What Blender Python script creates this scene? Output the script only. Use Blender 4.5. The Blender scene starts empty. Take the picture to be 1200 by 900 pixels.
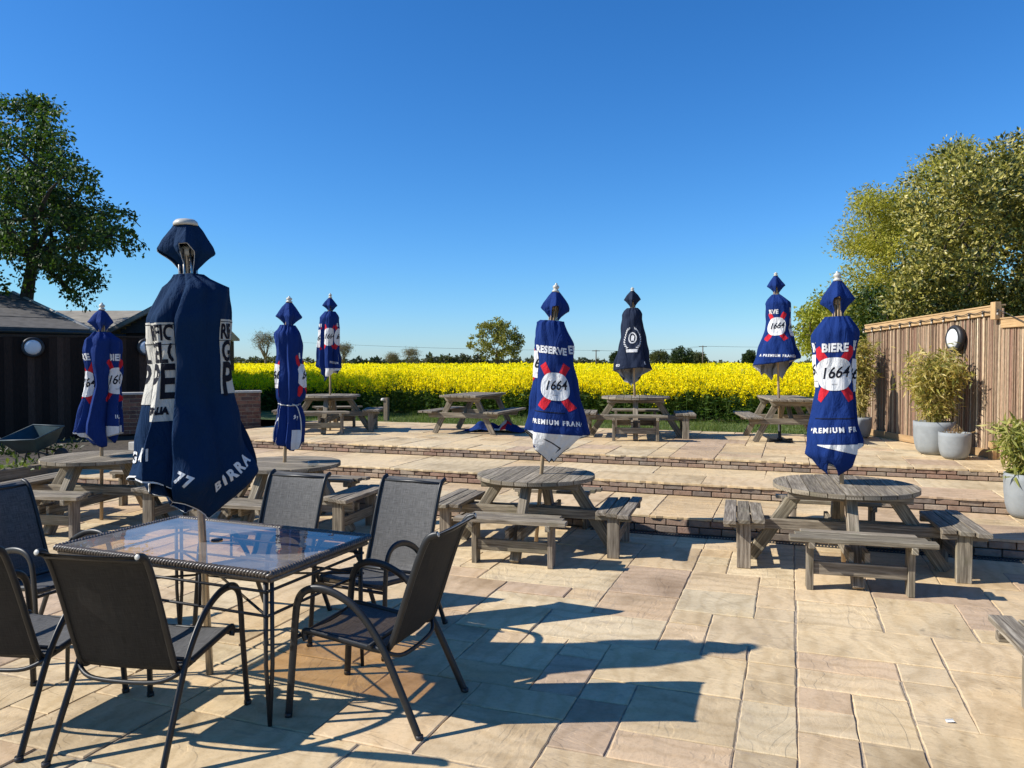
import bpy, bmesh, math, random
import numpy as np
from mathutils import Vector, Matrix
random.seed(7)
RNG = np.random.default_rng(11)
PI = math.pi
S = bpy.context.scene
C = S.collection
R = math.radians

# ------------------------------------------------------------------ camera
CAM_H, PITCH = 1.78, R(1.59)
cam_d = bpy.data.cameras.new('camera'); cam = bpy.data.objects.new('camera', cam_d); C.objects.link(cam)
cam.location = (0, 0, CAM_H); cam.rotation_euler = (PI/2 - PITCH, 0, 0)
cam_d.sensor_width = 36; cam_d.sensor_fit = 'HORIZONTAL'; cam_d.lens = 27; cam_d.clip_start = 0.05; cam_d.clip_end = 5000
S.camera = cam

def ray(px, py):
    x, y = (px-600)/900, (450-py)/900
    c, s = math.cos(PITCH), math.sin(PITCH)
    return Vector((x, c + s*y, c*y - s))
def at(px, py, z=0.0):
    d = ray(px, py); k = (z-CAM_H)/d.z
    return Vector((d.x*k, d.y*k, z))
def atY(px, py, Y):
    d = ray(px, py); k = Y/d.y
    return Vector((d.x*k, Y, CAM_H + d.z*k))

# patio axes: s runs along the steps, d runs up the garden
GA = R(20)
SV = Vector((math.cos(GA), -math.sin(GA), 0)); DV = Vector((math.sin(GA), math.cos(GA), 0))
def sd(s, d, z=0.0):
    p = SV*s + DV*d; return Vector((p.x, p.y, z))
Z1, Z2, Z3 = 0.178, 0.333, 0.473
D1, D2, D3, D4, D5 = 8.06, 9.35, 10.75, 15.0, 17.4

# ------------------------------------------------------------------ materials
def nodes(name):
    m = bpy.data.materials.new(name); m.use_nodes = True
    nt = m.node_tree; b = nt.nodes['Principled BSDF']
    return m, nt, b
def N(nt, t, **kw):
    n = nt.nodes.new(t)
    for k, v in kw.items():
        if k in n.inputs.keys(): n.inputs[k].default_value = v
        else: setattr(n, k, v)
    return n
def ramp(nt, fac, stops, interp='LINEAR'):
    r = nt.nodes.new('ShaderNodeValToRGB'); r.color_ramp.interpolation = interp
    e = r.color_ramp.elements
    while len(e) < len(stops): e.new(0.5)
    for i, (p, c) in enumerate(stops):
        e[i].position = p; e[i].color = (*c, 1) if len(c) == 3 else c
    nt.links.new(fac, r.inputs['Fac']); return r.outputs['Color']
def mixc(nt, a, b, fac, mode='MIX'):
    m = nt.nodes.new('ShaderNodeMix'); m.data_type = 'RGBA'; m.blend_type = mode
    for sock, v in ((m.inputs[6], a), (m.inputs[7], b), (m.inputs[0], fac)):
        if hasattr(v, 'is_output'): nt.links.new(v, sock)
        elif isinstance(v, (tuple, list)): sock.default_value = (*v, 1) if len(v) == 3 else v
        else: sock.default_value = v
    return m.outputs[2]
def bump(nt, b, h, strength=0.3, dist=0.01, prev=None):
    n = nt.nodes.new('ShaderNodeBump'); n.inputs['Strength'].default_value = strength; n.inputs['Distance'].default_value = dist
    nt.links.new(h, n.inputs['Height'])
    if prev is not None: nt.links.new(prev, n.inputs['Normal'])
    if b is not None: nt.links.new(n.outputs['Normal'], b.inputs['Normal'])
    return n.outputs['Normal']
def coord(nt, kind='UV', scale=(1, 1, 1)):
    t = nt.nodes.new('ShaderNodeTexCoord'); mp = nt.nodes.new('ShaderNodeMapping'); mp.inputs['Scale'].default_value = scale
    nt.links.new(t.outputs[kind], mp.inputs['Vector']); return mp.outputs['Vector']
def noise(nt, vec, scale, detail=4, rough=0.55, dist=0.0):
    n = nt.nodes.new('ShaderNodeTexNoise'); n.inputs['Scale'].default_value = scale; n.inputs['Detail'].default_value = detail
    n.inputs['Roughness'].default_value = rough; n.inputs['Distortion'].default_value = dist
    nt.links.new(vec, n.inputs['Vector']); return n.outputs['Fac']
def attr(nt, name='Col'):
    a = nt.nodes.new('ShaderNodeAttribute'); a.attribute_name = name; return a.outputs['Color']
def setc(nt, b, c): nt.links.new(c, b.inputs['Base Color'])

def plain(name, col, rough=0.6, metal=0.0, spec=0.5, var=0.12, scale=8, bmp=0.0, bscale=60):
    m, nt, b = nodes(name)
    v = coord(nt, 'Object'); f = noise(nt, v, scale, 5)
    d = tuple(c*(1-var) for c in col); l = tuple(min(1, c*(1+var)) for c in col)
    setc(nt, b, ramp(nt, f, [(0.3, d), (0.7, l)]))
    b.inputs['Roughness'].default_value = rough; b.inputs['Metallic'].default_value = metal
    b.inputs['Specular IOR Level'].default_value = spec
    if bmp: bump(nt, b, noise(nt, v, bscale, 3), bmp, 0.004)
    return m

def stone_mat():
    m, nt, b = nodes('sandstone')
    uv = coord(nt, 'UV'); col = attr(nt)
    big = noise(nt, uv, 1.7, 6, 0.6, 0.6)
    c = mixc(nt, col, ramp(nt, big, [(0.3, (0.62, 0.58, 0.52)), (0.5, (1, 1, 1)), (0.72, (1.12, 1.07, 0.98))]), 0.8, 'MULTIPLY')
    # swirled bands of the riven stone
    w = nt.nodes.new('ShaderNodeTexWave'); w.inputs['Scale'].default_value = 2.2; w.inputs['Distortion'].default_value = 9
    w.inputs['Detail'].default_value = 4; w.inputs['Detail Scale'].default_value = 1.1; nt.links.new(uv, w.inputs['Vector'])
    c = mixc(nt, c, ramp(nt, w.outputs['Fac'], [(0.0, (0.84, 0.80, 0.74)), (0.45, (1, 1, 1)), (1, (1.04, 1.02, 1.0))]), 0.6, 'MULTIPLY')
    fine = noise(nt, uv, 38, 5, 0.7)
    c = mixc(nt, c, ramp(nt, fine, [(0.28, (0.7, 0.67, 0.62)), (0.5, (1, 1, 1)), (0.75, (1.1, 1.08, 1.05))]), 0.55, 'MULTIPLY')
    grit = noise(nt, uv, 120, 3, .7)
    c = mixc(nt, c, ramp(nt, grit, [(0.28, (.6, .57, .52)), (0.40, (1, 1, 1)), (.66, (1, 1, 1)), (.74, (1.12, 1.1, 1.08))]), 0.55, 'MULTIPLY')
    spots = noise(nt, uv, 9, 2, 0.5)
    c = mixc(nt, c, (0.10, 0.09, 0.075), ramp(nt, spots, [(0.70, (0, 0, 0)), (0.80, (0.55, 0.55, 0.55))]))
    stain = noise(nt, coord(nt, 'Object'), 0.55, 5, 0.6, 0.4)
    c = mixc(nt, c, ramp(nt, stain, [(0.34, (0.66, 0.64, 0.60)), (0.55, (1, 1, 1))]), 0.55, 'MULTIPLY')
    c = mixc(nt, c, (1.06, 1.02, .91), 1.0, 'MULTIPLY'); setc(nt, b, c); b.inputs['Roughness'].default_value = 0.78; b.inputs['Specular IOR Level'].default_value = 0.3
    # riven ledges: stepped noise
    st = noise(nt, coord(nt, 'UV', (.5, 1.2, 1)), 1.8, 7, 0.52, .7)
    vein = ramp(nt, st, [(0.395, (0, 0, 0)), (0.408, (.8, .8, .8)), (0.418, (0, 0, 0)), (0.498, (0, 0, 0)), (0.507, (.7, .7, .7)), (0.516, (0, 0, 0)), (0.60, (0, 0, 0)), (0.607, (.6, .6, .6)), (0.618, (0, 0, 0))])
    c = mixc(nt, c, (0.34, 0.26, 0.18), mixc(nt, vein, ramp(nt, noise(nt, uv, 2.1, 3), [(.50, (0, 0, 0)), (.66, (1, 1, 1))]), 1.0, 'MULTIPLY')); setc(nt, b, c)
    st2 = noise(nt, coord(nt, 'UV', (.7, 1.3, 1)), 1.9, 4, .5, .9)
    led = ramp(nt, st2, [(0.40, (0, 0, 0)), (0.415, (0.35, 0.35, 0.35)), (0.50, (0.4, 0.4, 0.4)), (0.512, (0.72, 0.72, 0.72)), (0.60, (0.76, 0.76, 0.76)), (0.612, (1, 1, 1))])
    n1 = bump(nt, None, led, 0.6, 0.007)
    n2 = bump(nt, None, noise(nt, coord(nt, 'UV', (.6, 1.4, 1)), 6, 6, .6, .8), 0.38, 0.013, n1)
    bump(nt, b, fine, 0.3, 0.003, n2)
    return m
def brick_mat():
    m, nt, b = nodes('brick')
    v = coord(nt, 'Object'); f = noise(nt, v, 22, 6, 0.65); g = noise(nt, v, 90, 3)
    c = mixc(nt, attr(nt), ramp(nt, f, [(0.3, (0.62, 0.58, 0.56)), (0.52, (1, 1, 1)), (0.72, (1.18, 1.15, 1.1))]), 0.85, 'MULTIPLY')
    c = mixc(nt, c, (0.30, 0.27, 0.22), ramp(nt, noise(nt, v, 7, 5, 0.6), [(0.55, (0, 0, 0)), (0.75, (0.6, 0.6, 0.6))]))
    setc(nt, b, c); b.inputs['Roughness'].default_value = 0.9
    bump(nt, b, g, 0.5, 0.006); return m
def wood_mat(name, dark, mid, light, knot=True, sc=(1.6, 30, 1), rough=0.8, green=0.0):
    m, nt, b = nodes(name)
    uv = coord(nt, 'UV', sc); f = noise(nt, uv, 2.0, 6, 0.65, 0.3)
    uv2 = coord(nt, 'UV', (0.7, 9, 1)); g = noise(nt, uv2, 1.5, 4, 0.6, 0.2)
    c = ramp(nt, f, [(0.28, dark), (0.5, mid), (0.7, light)])
    c = mixc(nt, c, ramp(nt, g, [(0.3, (0.7, 0.68, 0.66)), (0.6, (1.1, 1.08, 1.05))]), 0.7, 'MULTIPLY')
    c = mixc(nt, c, attr(nt), 1.0, 'MULTIPLY')
    blot = noise(nt, coord(nt, 'Object'), 4.0, 5, 0.6)
    if green: c = mixc(nt, c, (0.12, 0.13, 0.05), ramp(nt, blot, [(0.56, (0, 0, 0)), (0.74, (green, green, green))]))
    else: c = mixc(nt, c, ramp(nt, blot, [(0.35, (0.75, 0.74, 0.73)), (0.6, (1, 1, 1))]), 0.5, 'MULTIPLY')
    setc(nt, b, c); b.inputs['Roughness'].default_value = rough; b.inputs['Specular IOR Level'].default_value = 0.25
    bump(nt, b, f, 0.5, 0.004); return m
def fabric(name, col, var=0.10, rough=0.85):
    m, nt, b = nodes(name)
    v = coord(nt, 'Object'); f = noise(nt, v, 5, 5, 0.6)
    c = ramp(nt, f, [(0.3, tuple(x*(1-var) for x in col)), (0.7, tuple(min(1, x*(1+var)) for x in col))])
    c = mixc(nt, c, tuple(min(1, x*1.5+0.003) for x in col), ramp(nt, noise(nt, v, 2.2, 6, 0.7), [(0.6, (0, 0, 0)), (0.8, (0.3, 0.3, 0.3))]))
    setc(nt, b, c); b.inputs['Roughness'].default_value = rough; b.inputs['Specular IOR Level'].default_value = 0.12
    n1 = bump(nt, None, noise(nt, coord(nt, 'Object', (1.6, 1.6, .55)), 7, 6, 0.62, .8), 0.8, 0.04)
    bump(nt, b, noise(nt, v, 420, 2), 0.12, 0.001, n1); return m
def leaf_mat(name, trans=0.35, rough=0.5, spec=0.35):
    m, nt, b = nodes(name)
    col = attr(nt); setc(nt, b, col); b.inputs['Roughness'].default_value = rough; b.inputs['Specular IOR Level'].default_value = spec
    t = nt.nodes.new('ShaderNodeBsdfTranslucent'); nt.links.new(mixc(nt, col, (1.0, 1.0, 0.35), 0.25, 'MIX'), t.inputs['Color'])
    nt.links.new(mixc(nt, col, (1.25, 1.35, 0.6), 1.0, 'MULTIPLY'), t.inputs['Color'])
    mx = nt.nodes.new('ShaderNodeMixShader'); mx.inputs[0].default_value = trans
    nt.links.new(b.outputs[0], mx.inputs[1]); nt.links.new(t.outputs[0], mx.inputs[2])
    nt.links.new(mx.outputs[0], nt.nodes['Material Output'].inputs['Surface']); return m
def glass_mat(name, tint, ior=1.5, rough=0.0, dust=0.0):
    m, nt, b = nodes(name)
    g = N(nt, 'ShaderNodeBsdfGlossy'); g.inputs['Roughness'].default_value = rough; g.inputs['Color'].default_value = (1, 1, 1, 1)
    t = N(nt, 'ShaderNodeBsdfTransparent'); t.inputs['Color'].default_value = (*tint, 1)
    fr = N(nt, 'ShaderNodeFresnel'); fr.inputs['IOR'].default_value = ior
    gm = N(nt, 'ShaderNodeNewGeometry'); inv = N(nt, 'ShaderNodeMath', operation='SUBTRACT'); inv.inputs[0].default_value = 1; nt.links.new(gm.outputs['Backfacing'], inv.inputs[1])
    mu = N(nt, 'ShaderNodeMath', operation='MULTIPLY'); nt.links.new(fr.outputs[0], mu.inputs[0]); nt.links.new(inv.outputs[0], mu.inputs[1])
    mx = nt.nodes.new('ShaderNodeMixShader'); nt.links.new(mu.outputs[0], mx.inputs[0])
    nt.links.new(t.outputs[0], mx.inputs[1]); nt.links.new(g.outputs[0], mx.inputs[2])
    if dust:      # dusty, faintly rippled top
        v = coord(nt, 'Object'); nb = bump(nt, None, noise(nt, v, 7, 2), 0.05, 0.02); nt.links.new(nb, g.inputs['Normal'])
        d = N(nt, 'ShaderNodeBsdfDiffuse'); d.inputs['Color'].default_value = (.62, .585, .55, 1); fm = N(nt, 'ShaderNodeMath', operation='MULTIPLY')
        dn = ramp(nt, noise(nt, v, 5, 6, .65, .4), [(.3, (dust*.6,)*3), (.7, (dust*1.4,)*3)]); nt.links.new(dn, fm.inputs[0]); nt.links.new(inv.outputs[0], fm.inputs[1])
        m2 = nt.nodes.new('ShaderNodeMixShader'); nt.links.new(fm.outputs[0], m2.inputs[0]); nt.links.new(mx.outputs[0], m2.inputs[1]); nt.links.new(d.outputs[0], m2.inputs[2]); mx = m2
    nt.links.new(mx.outputs[0], nt.nodes['Material Output'].inputs['Surface']); return m
def sling_mat(name, dk, lt):
    m, nt, b = nodes(name)
    v = coord(nt, 'UV', (1, 1, 1))
    w1 = noise(nt, coord(nt, 'UV', (300, 14, 1)), 1, 2); w2 = noise(nt, coord(nt, 'UV', (14, 300, 1)), 1, 2)
    f = N(nt, 'ShaderNodeMath', operation='ADD'); nt.links.new(w1, f.inputs[0]); nt.links.new(w2, f.inputs[1])
    h = N(nt, 'ShaderNodeMath', operation='MULTIPLY'); nt.links.new(f.outputs[0], h.inputs[0]); h.inputs[1].default_value = 0.5
    setc(nt, b, ramp(nt, h.outputs[0], [(0.35, dk), (0.65, lt)]))
    b.inputs['Roughness'].default_value = 0.7; b.inputs['Specular IOR Level'].default_value = 0.25
    t = N(nt, 'ShaderNodeBsdfTransparent'); mx = nt.nodes.new('ShaderNodeMixShader'); mx.inputs[0].default_value = 0.05
    nt.links.new(b.outputs[0], mx.inputs[1]); nt.links.new(t.outputs[0], mx.inputs[2])
    nt.links.new(mx.outputs[0], nt.nodes['Material Output'].inputs['Surface']); return m
def col_mat(name, rough=0.85, sc=30, contrast=0.35, stretch=(1, 1, 1), bmp=0.3, kind='Object'):
    m, nt, b = nodes(name)
    f = noise(nt, coord(nt, kind, stretch), sc, 5, 0.6)
    c = mixc(nt, attr(nt), ramp(nt, f, [(0.3, (1-contrast,)*3), (0.7, (1+contrast*0.6,)*3)]), 1.0, 'MULTIPLY')
    setc(nt, b, c); b.inputs['Roughness'].default_value = rough; b.inputs['Specular IOR Level'].default_value = 0.25
    if bmp: bump(nt, b, f, bmp, 0.006)
    return m
def ground_mat(name, c1, c2, sc=6):
    m, nt, b = nodes(name)
    v = coord(nt, 'Object'); f = noise(nt, v, sc, 8, 0.65)
    setc(nt, b, ramp(nt, f, [(0.3, c1), (0.7, c2)])); b.inputs['Roughness'].default_value = 0.95
    bump(nt, b, f, 0.6, 0.03); return m

M = {}
M['stone'] = stone_mat()
M['mortar'] = plain('mortar', (0.33, 0.265, 0.19), 0.95, var=0.35, scale=25, bmp=0.6)
M['brick'] = brick_mat()
M['wood'] = wood_mat('weathered_wood', (0.060, 0.047, 0.033), (0.22, 0.188, 0.142), (0.42, 0.372, 0.292), green=0.3)
M['pine'] = wood_mat('pine_timber', (0.36, 0.22, 0.10), (0.50, 0.33, 0.165), (0.58, 0.41, 0.23))
M['sleeper'] = wood_mat('sleeper_wood', (0.10, 0.08, 0.055), (0.22, 0.18, 0.13), (0.34, 0.29, 0.22))
M['polewood'] = wood_mat('pole_wood', (0.30, 0.21, 0.12), (0.42, 0.31, 0.19), (0.52, 0.41, 0.27))
M['dark_board'] = col_mat('dark_board', 0.9, 20, 0.5, (6, 6, 0.6))
M['cane'] = col_mat('cane', 0.9, 16, 0.45, (9, 9, 0.9), 0.5)
M['navy'] = fabric('navy_canvas', (0.009, 0.030, 0.145))
M['blue'] = fabric('deep_blue_canvas', (0.0045, 0.023, 0.066))
M['slate'] = fabric('slate_canvas', (0.018, 0.026, 0.050))
M['white_canvas'] = fabric('white_canvas', (0.60, 0.59, 0.55))
M['cream_print'] = fabric('cream_print', (0.52, 0.50, 0.44))
M['white_print'] = fabric('white_print', (0.70, 0.70, 0.69), 0.05)
M['red_print'] = fabric('red_print', (0.55, 0.022, 0.035), 0.06)
M['black_print'] = fabric('black_print', (0.012, 0.013, 0.02), 0.05)
M['grey_lining'] = fabric('grey_lining', (0.42, 0.41, 0.41))
M['frame'] = plain('gunmetal_paint', (0.013, 0.014, 0.015), 0.42, 0.0, 0.45, var=0.2, scale=30, bmp=0.05, bscale=200)
M['cap'] = plain('pale_plastic', (0.50, 0.48, 0.42), 0.35, var=0.05)
M['black_plastic'] = plain('black_plastic', (0.02, 0.02, 0.022), 0.5, var=0.2)
M['sling'] = sling_mat('sling_fabric', (.042, .041, .04), (.15, .147, .143)); M['sling_back_shade'] = sling_mat('sling_fabric_shaded', (.010, .010, .009), (.030, .029, .027))  # rear sheet: same fabric darkened, shade of the chair backs put into its colour
M['glass'] = glass_mat('tinted_glass', (0.88, 0.76, 0.58), 1.45, dust=.16)
M['clear'] = glass_mat('clear_glass', (0.9, 0.92, 0.92), 1.45)
M['wicker'] = plain('wicker', (0.10, 0.080, 0.062), 0.30, var=0.5, scale=60, spec=0.6)
M['steel'] = plain('brushed_steel', (0.52, 0.47, 0.40), 0.30, 0.85, var=0.1, scale=20)
M['iron'] = plain('black_iron', (0.025, 0.024, 0.023), 0.5, 0.2, var=0.3, scale=20)
M['pot'] = plain('grey_fibre_clay', (0.255, 0.27, 0.27), 0.8, var=0.12, scale=9, bmp=0.12, bscale=90)
M['soil'] = ground_mat('soil', (0.03, 0.022, 0.014), (0.085, 0.065, 0.042), 14)
M['field'] = ground_mat('field_soil', (0.045, 0.06, 0.015), (0.09, 0.09, 0.03), 3)
M['lawn'] = ground_mat('lawn_turf', (0.055, 0.085, 0.018), (0.11, 0.15, 0.035), 9)
M['leaf'] = leaf_mat('leaf')
M['gloss_leaf'] = leaf_mat('gloss_leaf', 0.14, 0.42, 0.45)
M['petal'] = leaf_mat('petal', 0.40, 0.6, 0.1)
M['bark'] = col_mat('bark', 0.95, 9, 0.5, (3, 3, 0.8), 0.8)
M['felt_dark'] = plain('dark_roof_felt', (0.095, 0.086, 0.077), 0.95, var=0.35, scale=5, bmp=0.3)
M['felt_tan'] = plain('pale_roof_felt', (0.25, 0.225, 0.185), 0.95, var=0.25, scale=3, bmp=0.3)
M['verge'] = plain('verge_trim', (0.42, 0.38, 0.33), 0.7, var=0.1)
M['diffuser'] = plain('opal_diffuser', (0.72, 0.73, 0.73), 0.4, var=0.04)
M['teal'] = plain('teal_paint', (0.016, 0.040, 0.050), 0.5, var=0.3, scale=7)
M['rubber'] = plain('rubber', (0.02, 0.02, 0.02), 0.8)
M['pole_far'] = plain('grey_timber', (0.12, 0.10, 0.085), 0.9)
M['wire'] = plain('wire_black', (0.03, 0.03, 0.03), 0.6)
M['bulb'] = plain('bulb_glass', (0.55, 0.50, 0.42), 0.2, var=0.05)
M['drain'] = plain('drain_iron', (0.05, 0.05, 0.052), 0.6, 0.3)
M['paper'] = plain('paper', (0.8, 0.8, 0.78), 0.8, var=0.03)
M['concrete'] = plain('pale_concrete', (0.40, 0.38, 0.34), 0.9, var=0.15, scale=10, bmp=0.3)

# ------------------------------------------------------------------ mesh builders
def mesh_np(name, verts, faces, mats, mi=None, col=None, uv=None, smooth=False, parent=None):
    """faces: (n,k) int array or list of such arrays; col: per-face colour; uv: per-loop."""
    fl = faces if isinstance(faces, list) else [faces]
    verts = np.asarray(verts, dtype=np.float32).reshape(-1, 3)
    me = bpy.data.meshes.new(name)
    tot = np.concatenate([np.full(len(f), f.shape[1], np.int32) for f in fl])
    vi = np.concatenate([np.asarray(f, np.int32).ravel() for f in fl])
    st = np.concatenate([[0], np.cumsum(tot)[:-1]]).astype(np.int32)
    me.vertices.add(len(verts)); me.vertices.foreach_set('co', verts.ravel())
    me.loops.add(len(vi)); me.loops.foreach_set('vertex_index', vi)
    me.polygons.add(len(tot)); me.polygons.foreach_set('loop_start', st); me.polygons.foreach_set('loop_total', tot)
    if mi is not None: me.polygons.foreach_set('material_index', np.asarray(mi, np.int32))
    me.polygons.foreach_set('use_smooth', np.full(len(tot), bool(smooth)))
    for m in (mats if isinstance(mats, (list, tuple)) else [mats]): me.materials.append(m)
    me.update(calc_edges=True)
    if col is not None:
        a = me.color_attributes.new('Col', 'FLOAT_COLOR', 'CORNER')
        c = np.ones((len(tot), 4), np.float32); c[:, :3] = np.asarray(col, np.float32)[:, :3]
        a.data.foreach_set('color', np.repeat(c, tot, axis=0).ravel())
    if uv is not None:
        l = me.uv_layers.new(name='UVMap'); l.data.foreach_set('uv', np.asarray(uv, np.float32).ravel())
    me.validate()
    o = bpy.data.objects.new(name, me); C.objects.link(o)
    if parent is not None: o.parent = parent
    return o

class MB:
    """collects boxes, sweeps and lathes and links them as ONE mesh object"""
    def __init__(s): s.v = []; s.f = []; s.uv = []; s.mi = []; s.col = []; s.sm = []
    def face(s, pts, uv=None, mi=0, col=(1, 1, 1), sm=False):
        b = len(s.v); s.v += [tuple(p) for p in pts]; s.f.append(list(range(b, b+len(pts))))
        s.uv += (uv if uv else [(p[0], p[1]) for p in pts]); s.mi.append(mi); s.col.append(col); s.sm.append(sm)
    def box(s, c, size, rot=None, mi=0, col=None, skew=None, long=None):
        """box centred at c; uv runs along its longest edge; skew: function on local corner coords"""
        hx, hy, hz = (x/2 for x in size)
        L = np.argmax(size) if long is None else long
        ou, ov = random.random()*20, random.random()*20
        if col is None:
            k = random.uniform(0.82, 1.12); col = (k, k*random.uniform(0.97, 1.0), k*random.uniform(0.93, 1.0))
        cs = [Vector((sx*hx, sy*hy, sz*hz)) for sz in (-1, 1) for sy in (-1, 1) for sx in (-1, 1)]
        lc = [v.copy() for v in cs]
        if skew: cs = [skew(v) for v in cs]
        if rot is not None: cs = [rot @ v for v in cs]
        c = Vector(c); b = len(s.v); s.v += [tuple(c+v) for v in cs]
        for q in ((0, 2, 3, 1), (4, 5, 7, 6), (0, 1, 5, 4), (2, 6, 7, 3), (0, 4, 6, 2), (1, 3, 7, 5)):
            s.f.append([b+i for i in q])
            other = [a for a in range(3) if a != L]
            for i in q:
                p = lc[i]; s.uv.append((p[L]+ou, p[other[0]]+p[other[1]]+ov))
            s.mi.append(mi); s.col.append(col); s.sm.append(False)
    def sweep(s, pts, rx, ry=None, n=8, side=None, mi=0, col=(1, 1, 1), cap=True, sm=True):
        """elliptical tube; rx may be a list; side fixes the x axis of the section"""
        pts = [Vector(p) for p in pts]; m = len(pts)
        rxs = rx if isinstance(rx, (list, tuple)) else [rx]*m
        rys = (ry if isinstance(ry, (list, tuple)) else [ry]*m) if ry is not None else rxs
        b = len(s.v); acc = 0; ou = random.random()*9
        X = None; lens = []
        for i, p in enumerate(pts):
            t = (pts[min(i+1, m-1)] - pts[max(i-1, 0)])
            if t.length < 1e-9: t = Vector((0, 0, 1))
            t.normalize()
            if side is not None: X = Vector(side) - t*Vector(side).dot(t)
            else:
                if X is None: X = t.orthogonal()
                X = X - t*X.dot(t)
            if X.length < 1e-6: X = t.orthogonal()
            X.normalize(); Y = t.cross(X)
            if i: acc += (p-pts[i-1]).length
            lens.append(acc)
            for k in range(n):
                a = 2*PI*k/n; s.v.append(tuple(p + X*(math.cos(a)*rxs[i]) + Y*(math.sin(a)*rys[i])))
        for i in range(m-1):
            for k in range(n):
                k2 = (k+1) % n
                s.f.append([b+i*n+k, b+i*n+k2, b+(i+1)*n+k2, b+(i+1)*n+k])
                w = rxs[0]*6.28/n
                s.uv += [(lens[i]+ou, k*w), (lens[i]+ou, (k+1)*w), (lens[i+1]+ou, (k+1)*w), (lens[i+1]+ou, k*w)]
                s.mi.append(mi); s.col.append(col); s.sm.append(sm)
        if cap:
            for ring, rev in ((0, True), (m-1, False)):
                f = [b+ring*n+k for k in range(n)]
                if rev: f.reverse()
                s.f.append(f); s.uv += [(0, 0)]*n; s.mi.append(mi); s.col.append(col); s.sm.append(False)
    def lathe(s, prof, c=(0, 0, 0), n=32, mi=0, col=(1, 1, 1), rot=None, sm=True):
        """prof: (r, z) list, bottom to top on the outside"""
        c = Vector(c); b = len(s.v); m = len(prof)
        for r, z in prof:
            for k in range(n):
                a = 2*PI*k/n; v = Vector((r*math.cos(a), r*math.sin(a), z))
                s.v.append(tuple(c + (rot @ v if rot is not None else v)))
        for i in range(m-1):
            for k in range(n):
                k2 = (k+1) % n
                s.f.append([b+i*n+k, b+i*n+k2, b+(i+1)*n+k2, b+(i+1)*n+k])
                s.uv += [(k/n, prof[i][1]), ((k+1)/n, prof[i][1]), ((k+1)/n, prof[i+1][1]), (k/n, prof[i+1][1])]
                s.mi.append(mi); s.col.append(col); s.sm.append(sm)
        for ring, rev in ((0, True), (m-1, False)):
            if prof[ring][0] > 1e-4:
                f = [b+ring*n+k for k in range(n)]
                if rev: f.reverse()
                s.f.append(f); s.uv += [(0, 0)]*n; s.mi.append(mi); s.col.append(col); s.sm.append(False)
    def build(s, name, mats, parent=None, bevel=0.0, seg=1):
        me = bpy.data.meshes.new(name)
        tot = np.array([len(f) for f in s.f], np.int32); vi = np.array([i for f in s.f for i in f], np.int32)
        st = np.concatenate([[0], np.cumsum(tot)[:-1]]).astype(np.int32)
        me.vertices.add(len(s.v)); me.vertices.foreach_set('co', np.array(s.v, np.float32).ravel())
        me.loops.add(len(vi)); me.loops.foreach_set('vertex_index', vi)
        me.polygons.add(len(tot)); me.polygons.foreach_set('loop_start', st); me.polygons.foreach_set('loop_total', tot)
        me.polygons.foreach_set('material_index', np.array(s.mi, np.int32))
        me.polygons.foreach_set('use_smooth', np.array(s.sm, bool))
        for m in (mats if isinstance(mats, (list, tuple)) else [mats]): me.materials.append(m)
        me.update(calc_edges=True)
        a = me.color_attributes.new('Col', 'FLOAT_COLOR', 'CORNER')
        c = np.ones((len(tot), 4), np.float32); c[:, :3] = np.array(s.col, np.float32)
        a.data.foreach_set('color', np.repeat(c, tot, axis=0).ravel())
        l = me.uv_layers.new(name='UVMap'); l.data.foreach_set('uv', np.array(s.uv, np.float32).ravel())
        me.validate()
        o = bpy.data.objects.new(name, me); C.objects.link(o)
        if parent is not None: o.parent = parent
        if bevel:
            bm = o.modifiers.new('bevel', 'BEVEL'); bm.width = bevel; bm.segments = seg; bm.limit_method = 'ANGLE'; bm.angle_limit = R(40)
        return o

def rz(a): return Matrix.Rotation(a, 3, 'Z')
def rx(a): return Matrix.Rotation(a, 3, 'X')
def ry(a): return Matrix.Rotation(a, 3, 'Y')
def along(d, up=(0, 0, 1)):
    """matrix whose x axis runs along d"""
    x = Vector(d).normalized(); u = Vector(up)
    y = u.cross(x)
    if y.length < 1e-5: y = Vector((0, 1, 0))
    y.normalize(); z = x.cross(y)
    return Matrix((x, y, z)).transposed()
def smooth_path(pts, k=6):
    pts = [Vector(p) for p in pts]; out = []
    for i in range(len(pts)-1):
        p0, p1, p2, p3 = pts[max(i-1, 0)], pts[i], pts[i+1], pts[min(i+2, len(pts)-1)]
        for j in range(k):
            t = j/k
            out.append(0.5*((2*p1) + (p2-p0)*t + (2*p0-5*p1+4*p2-p3)*t*t + (3*p1-p0-3*p2+p3)*t**3))
    out.append(pts[-1]); return out

def tag(o, label, cat, group=None, kind=None):
    o['label'] = label; o['category'] = cat
    if group: o['group'] = group
    if kind: o['kind'] = kind
    return o
def struct(o, kind='structure'): o['kind'] = kind; return o
def empty(name, loc=(0, 0, 0), rotz=0.0):
    o = bpy.data.objects.new(name, None); C.objects.link(o); o.location = loc; o.rotation_euler = (0, 0, rotz); o.empty_display_size = 0.1
    return o
def dup(root, loc, rotz, label=None, scale=None):
    r = root.copy(); C.objects.link(r); r.location = loc; r.rotation_euler = (0, 0, rotz)
    if label: r['label'] = label
    if scale: r.scale = scale
    for ch in list(root.children):
        c = ch.copy(); C.objects.link(c); c.parent = r
        for g in ch.children:
            d = g.copy(); C.objects.link(d); d.parent = c
    return r
# ------------------------------------------------------------------ ground and paving
def flat(name, pts, z, m, kind='structure'):
    b = MB(); b.face([(p[0], p[1], z) for p in pts]); o = b.build(name, m); o['kind'] = kind; return o
flat('ground', [(-900, -300), (900, -300), (900, 1500), (-900, 1500)], -0.14, M['field'])

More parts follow.
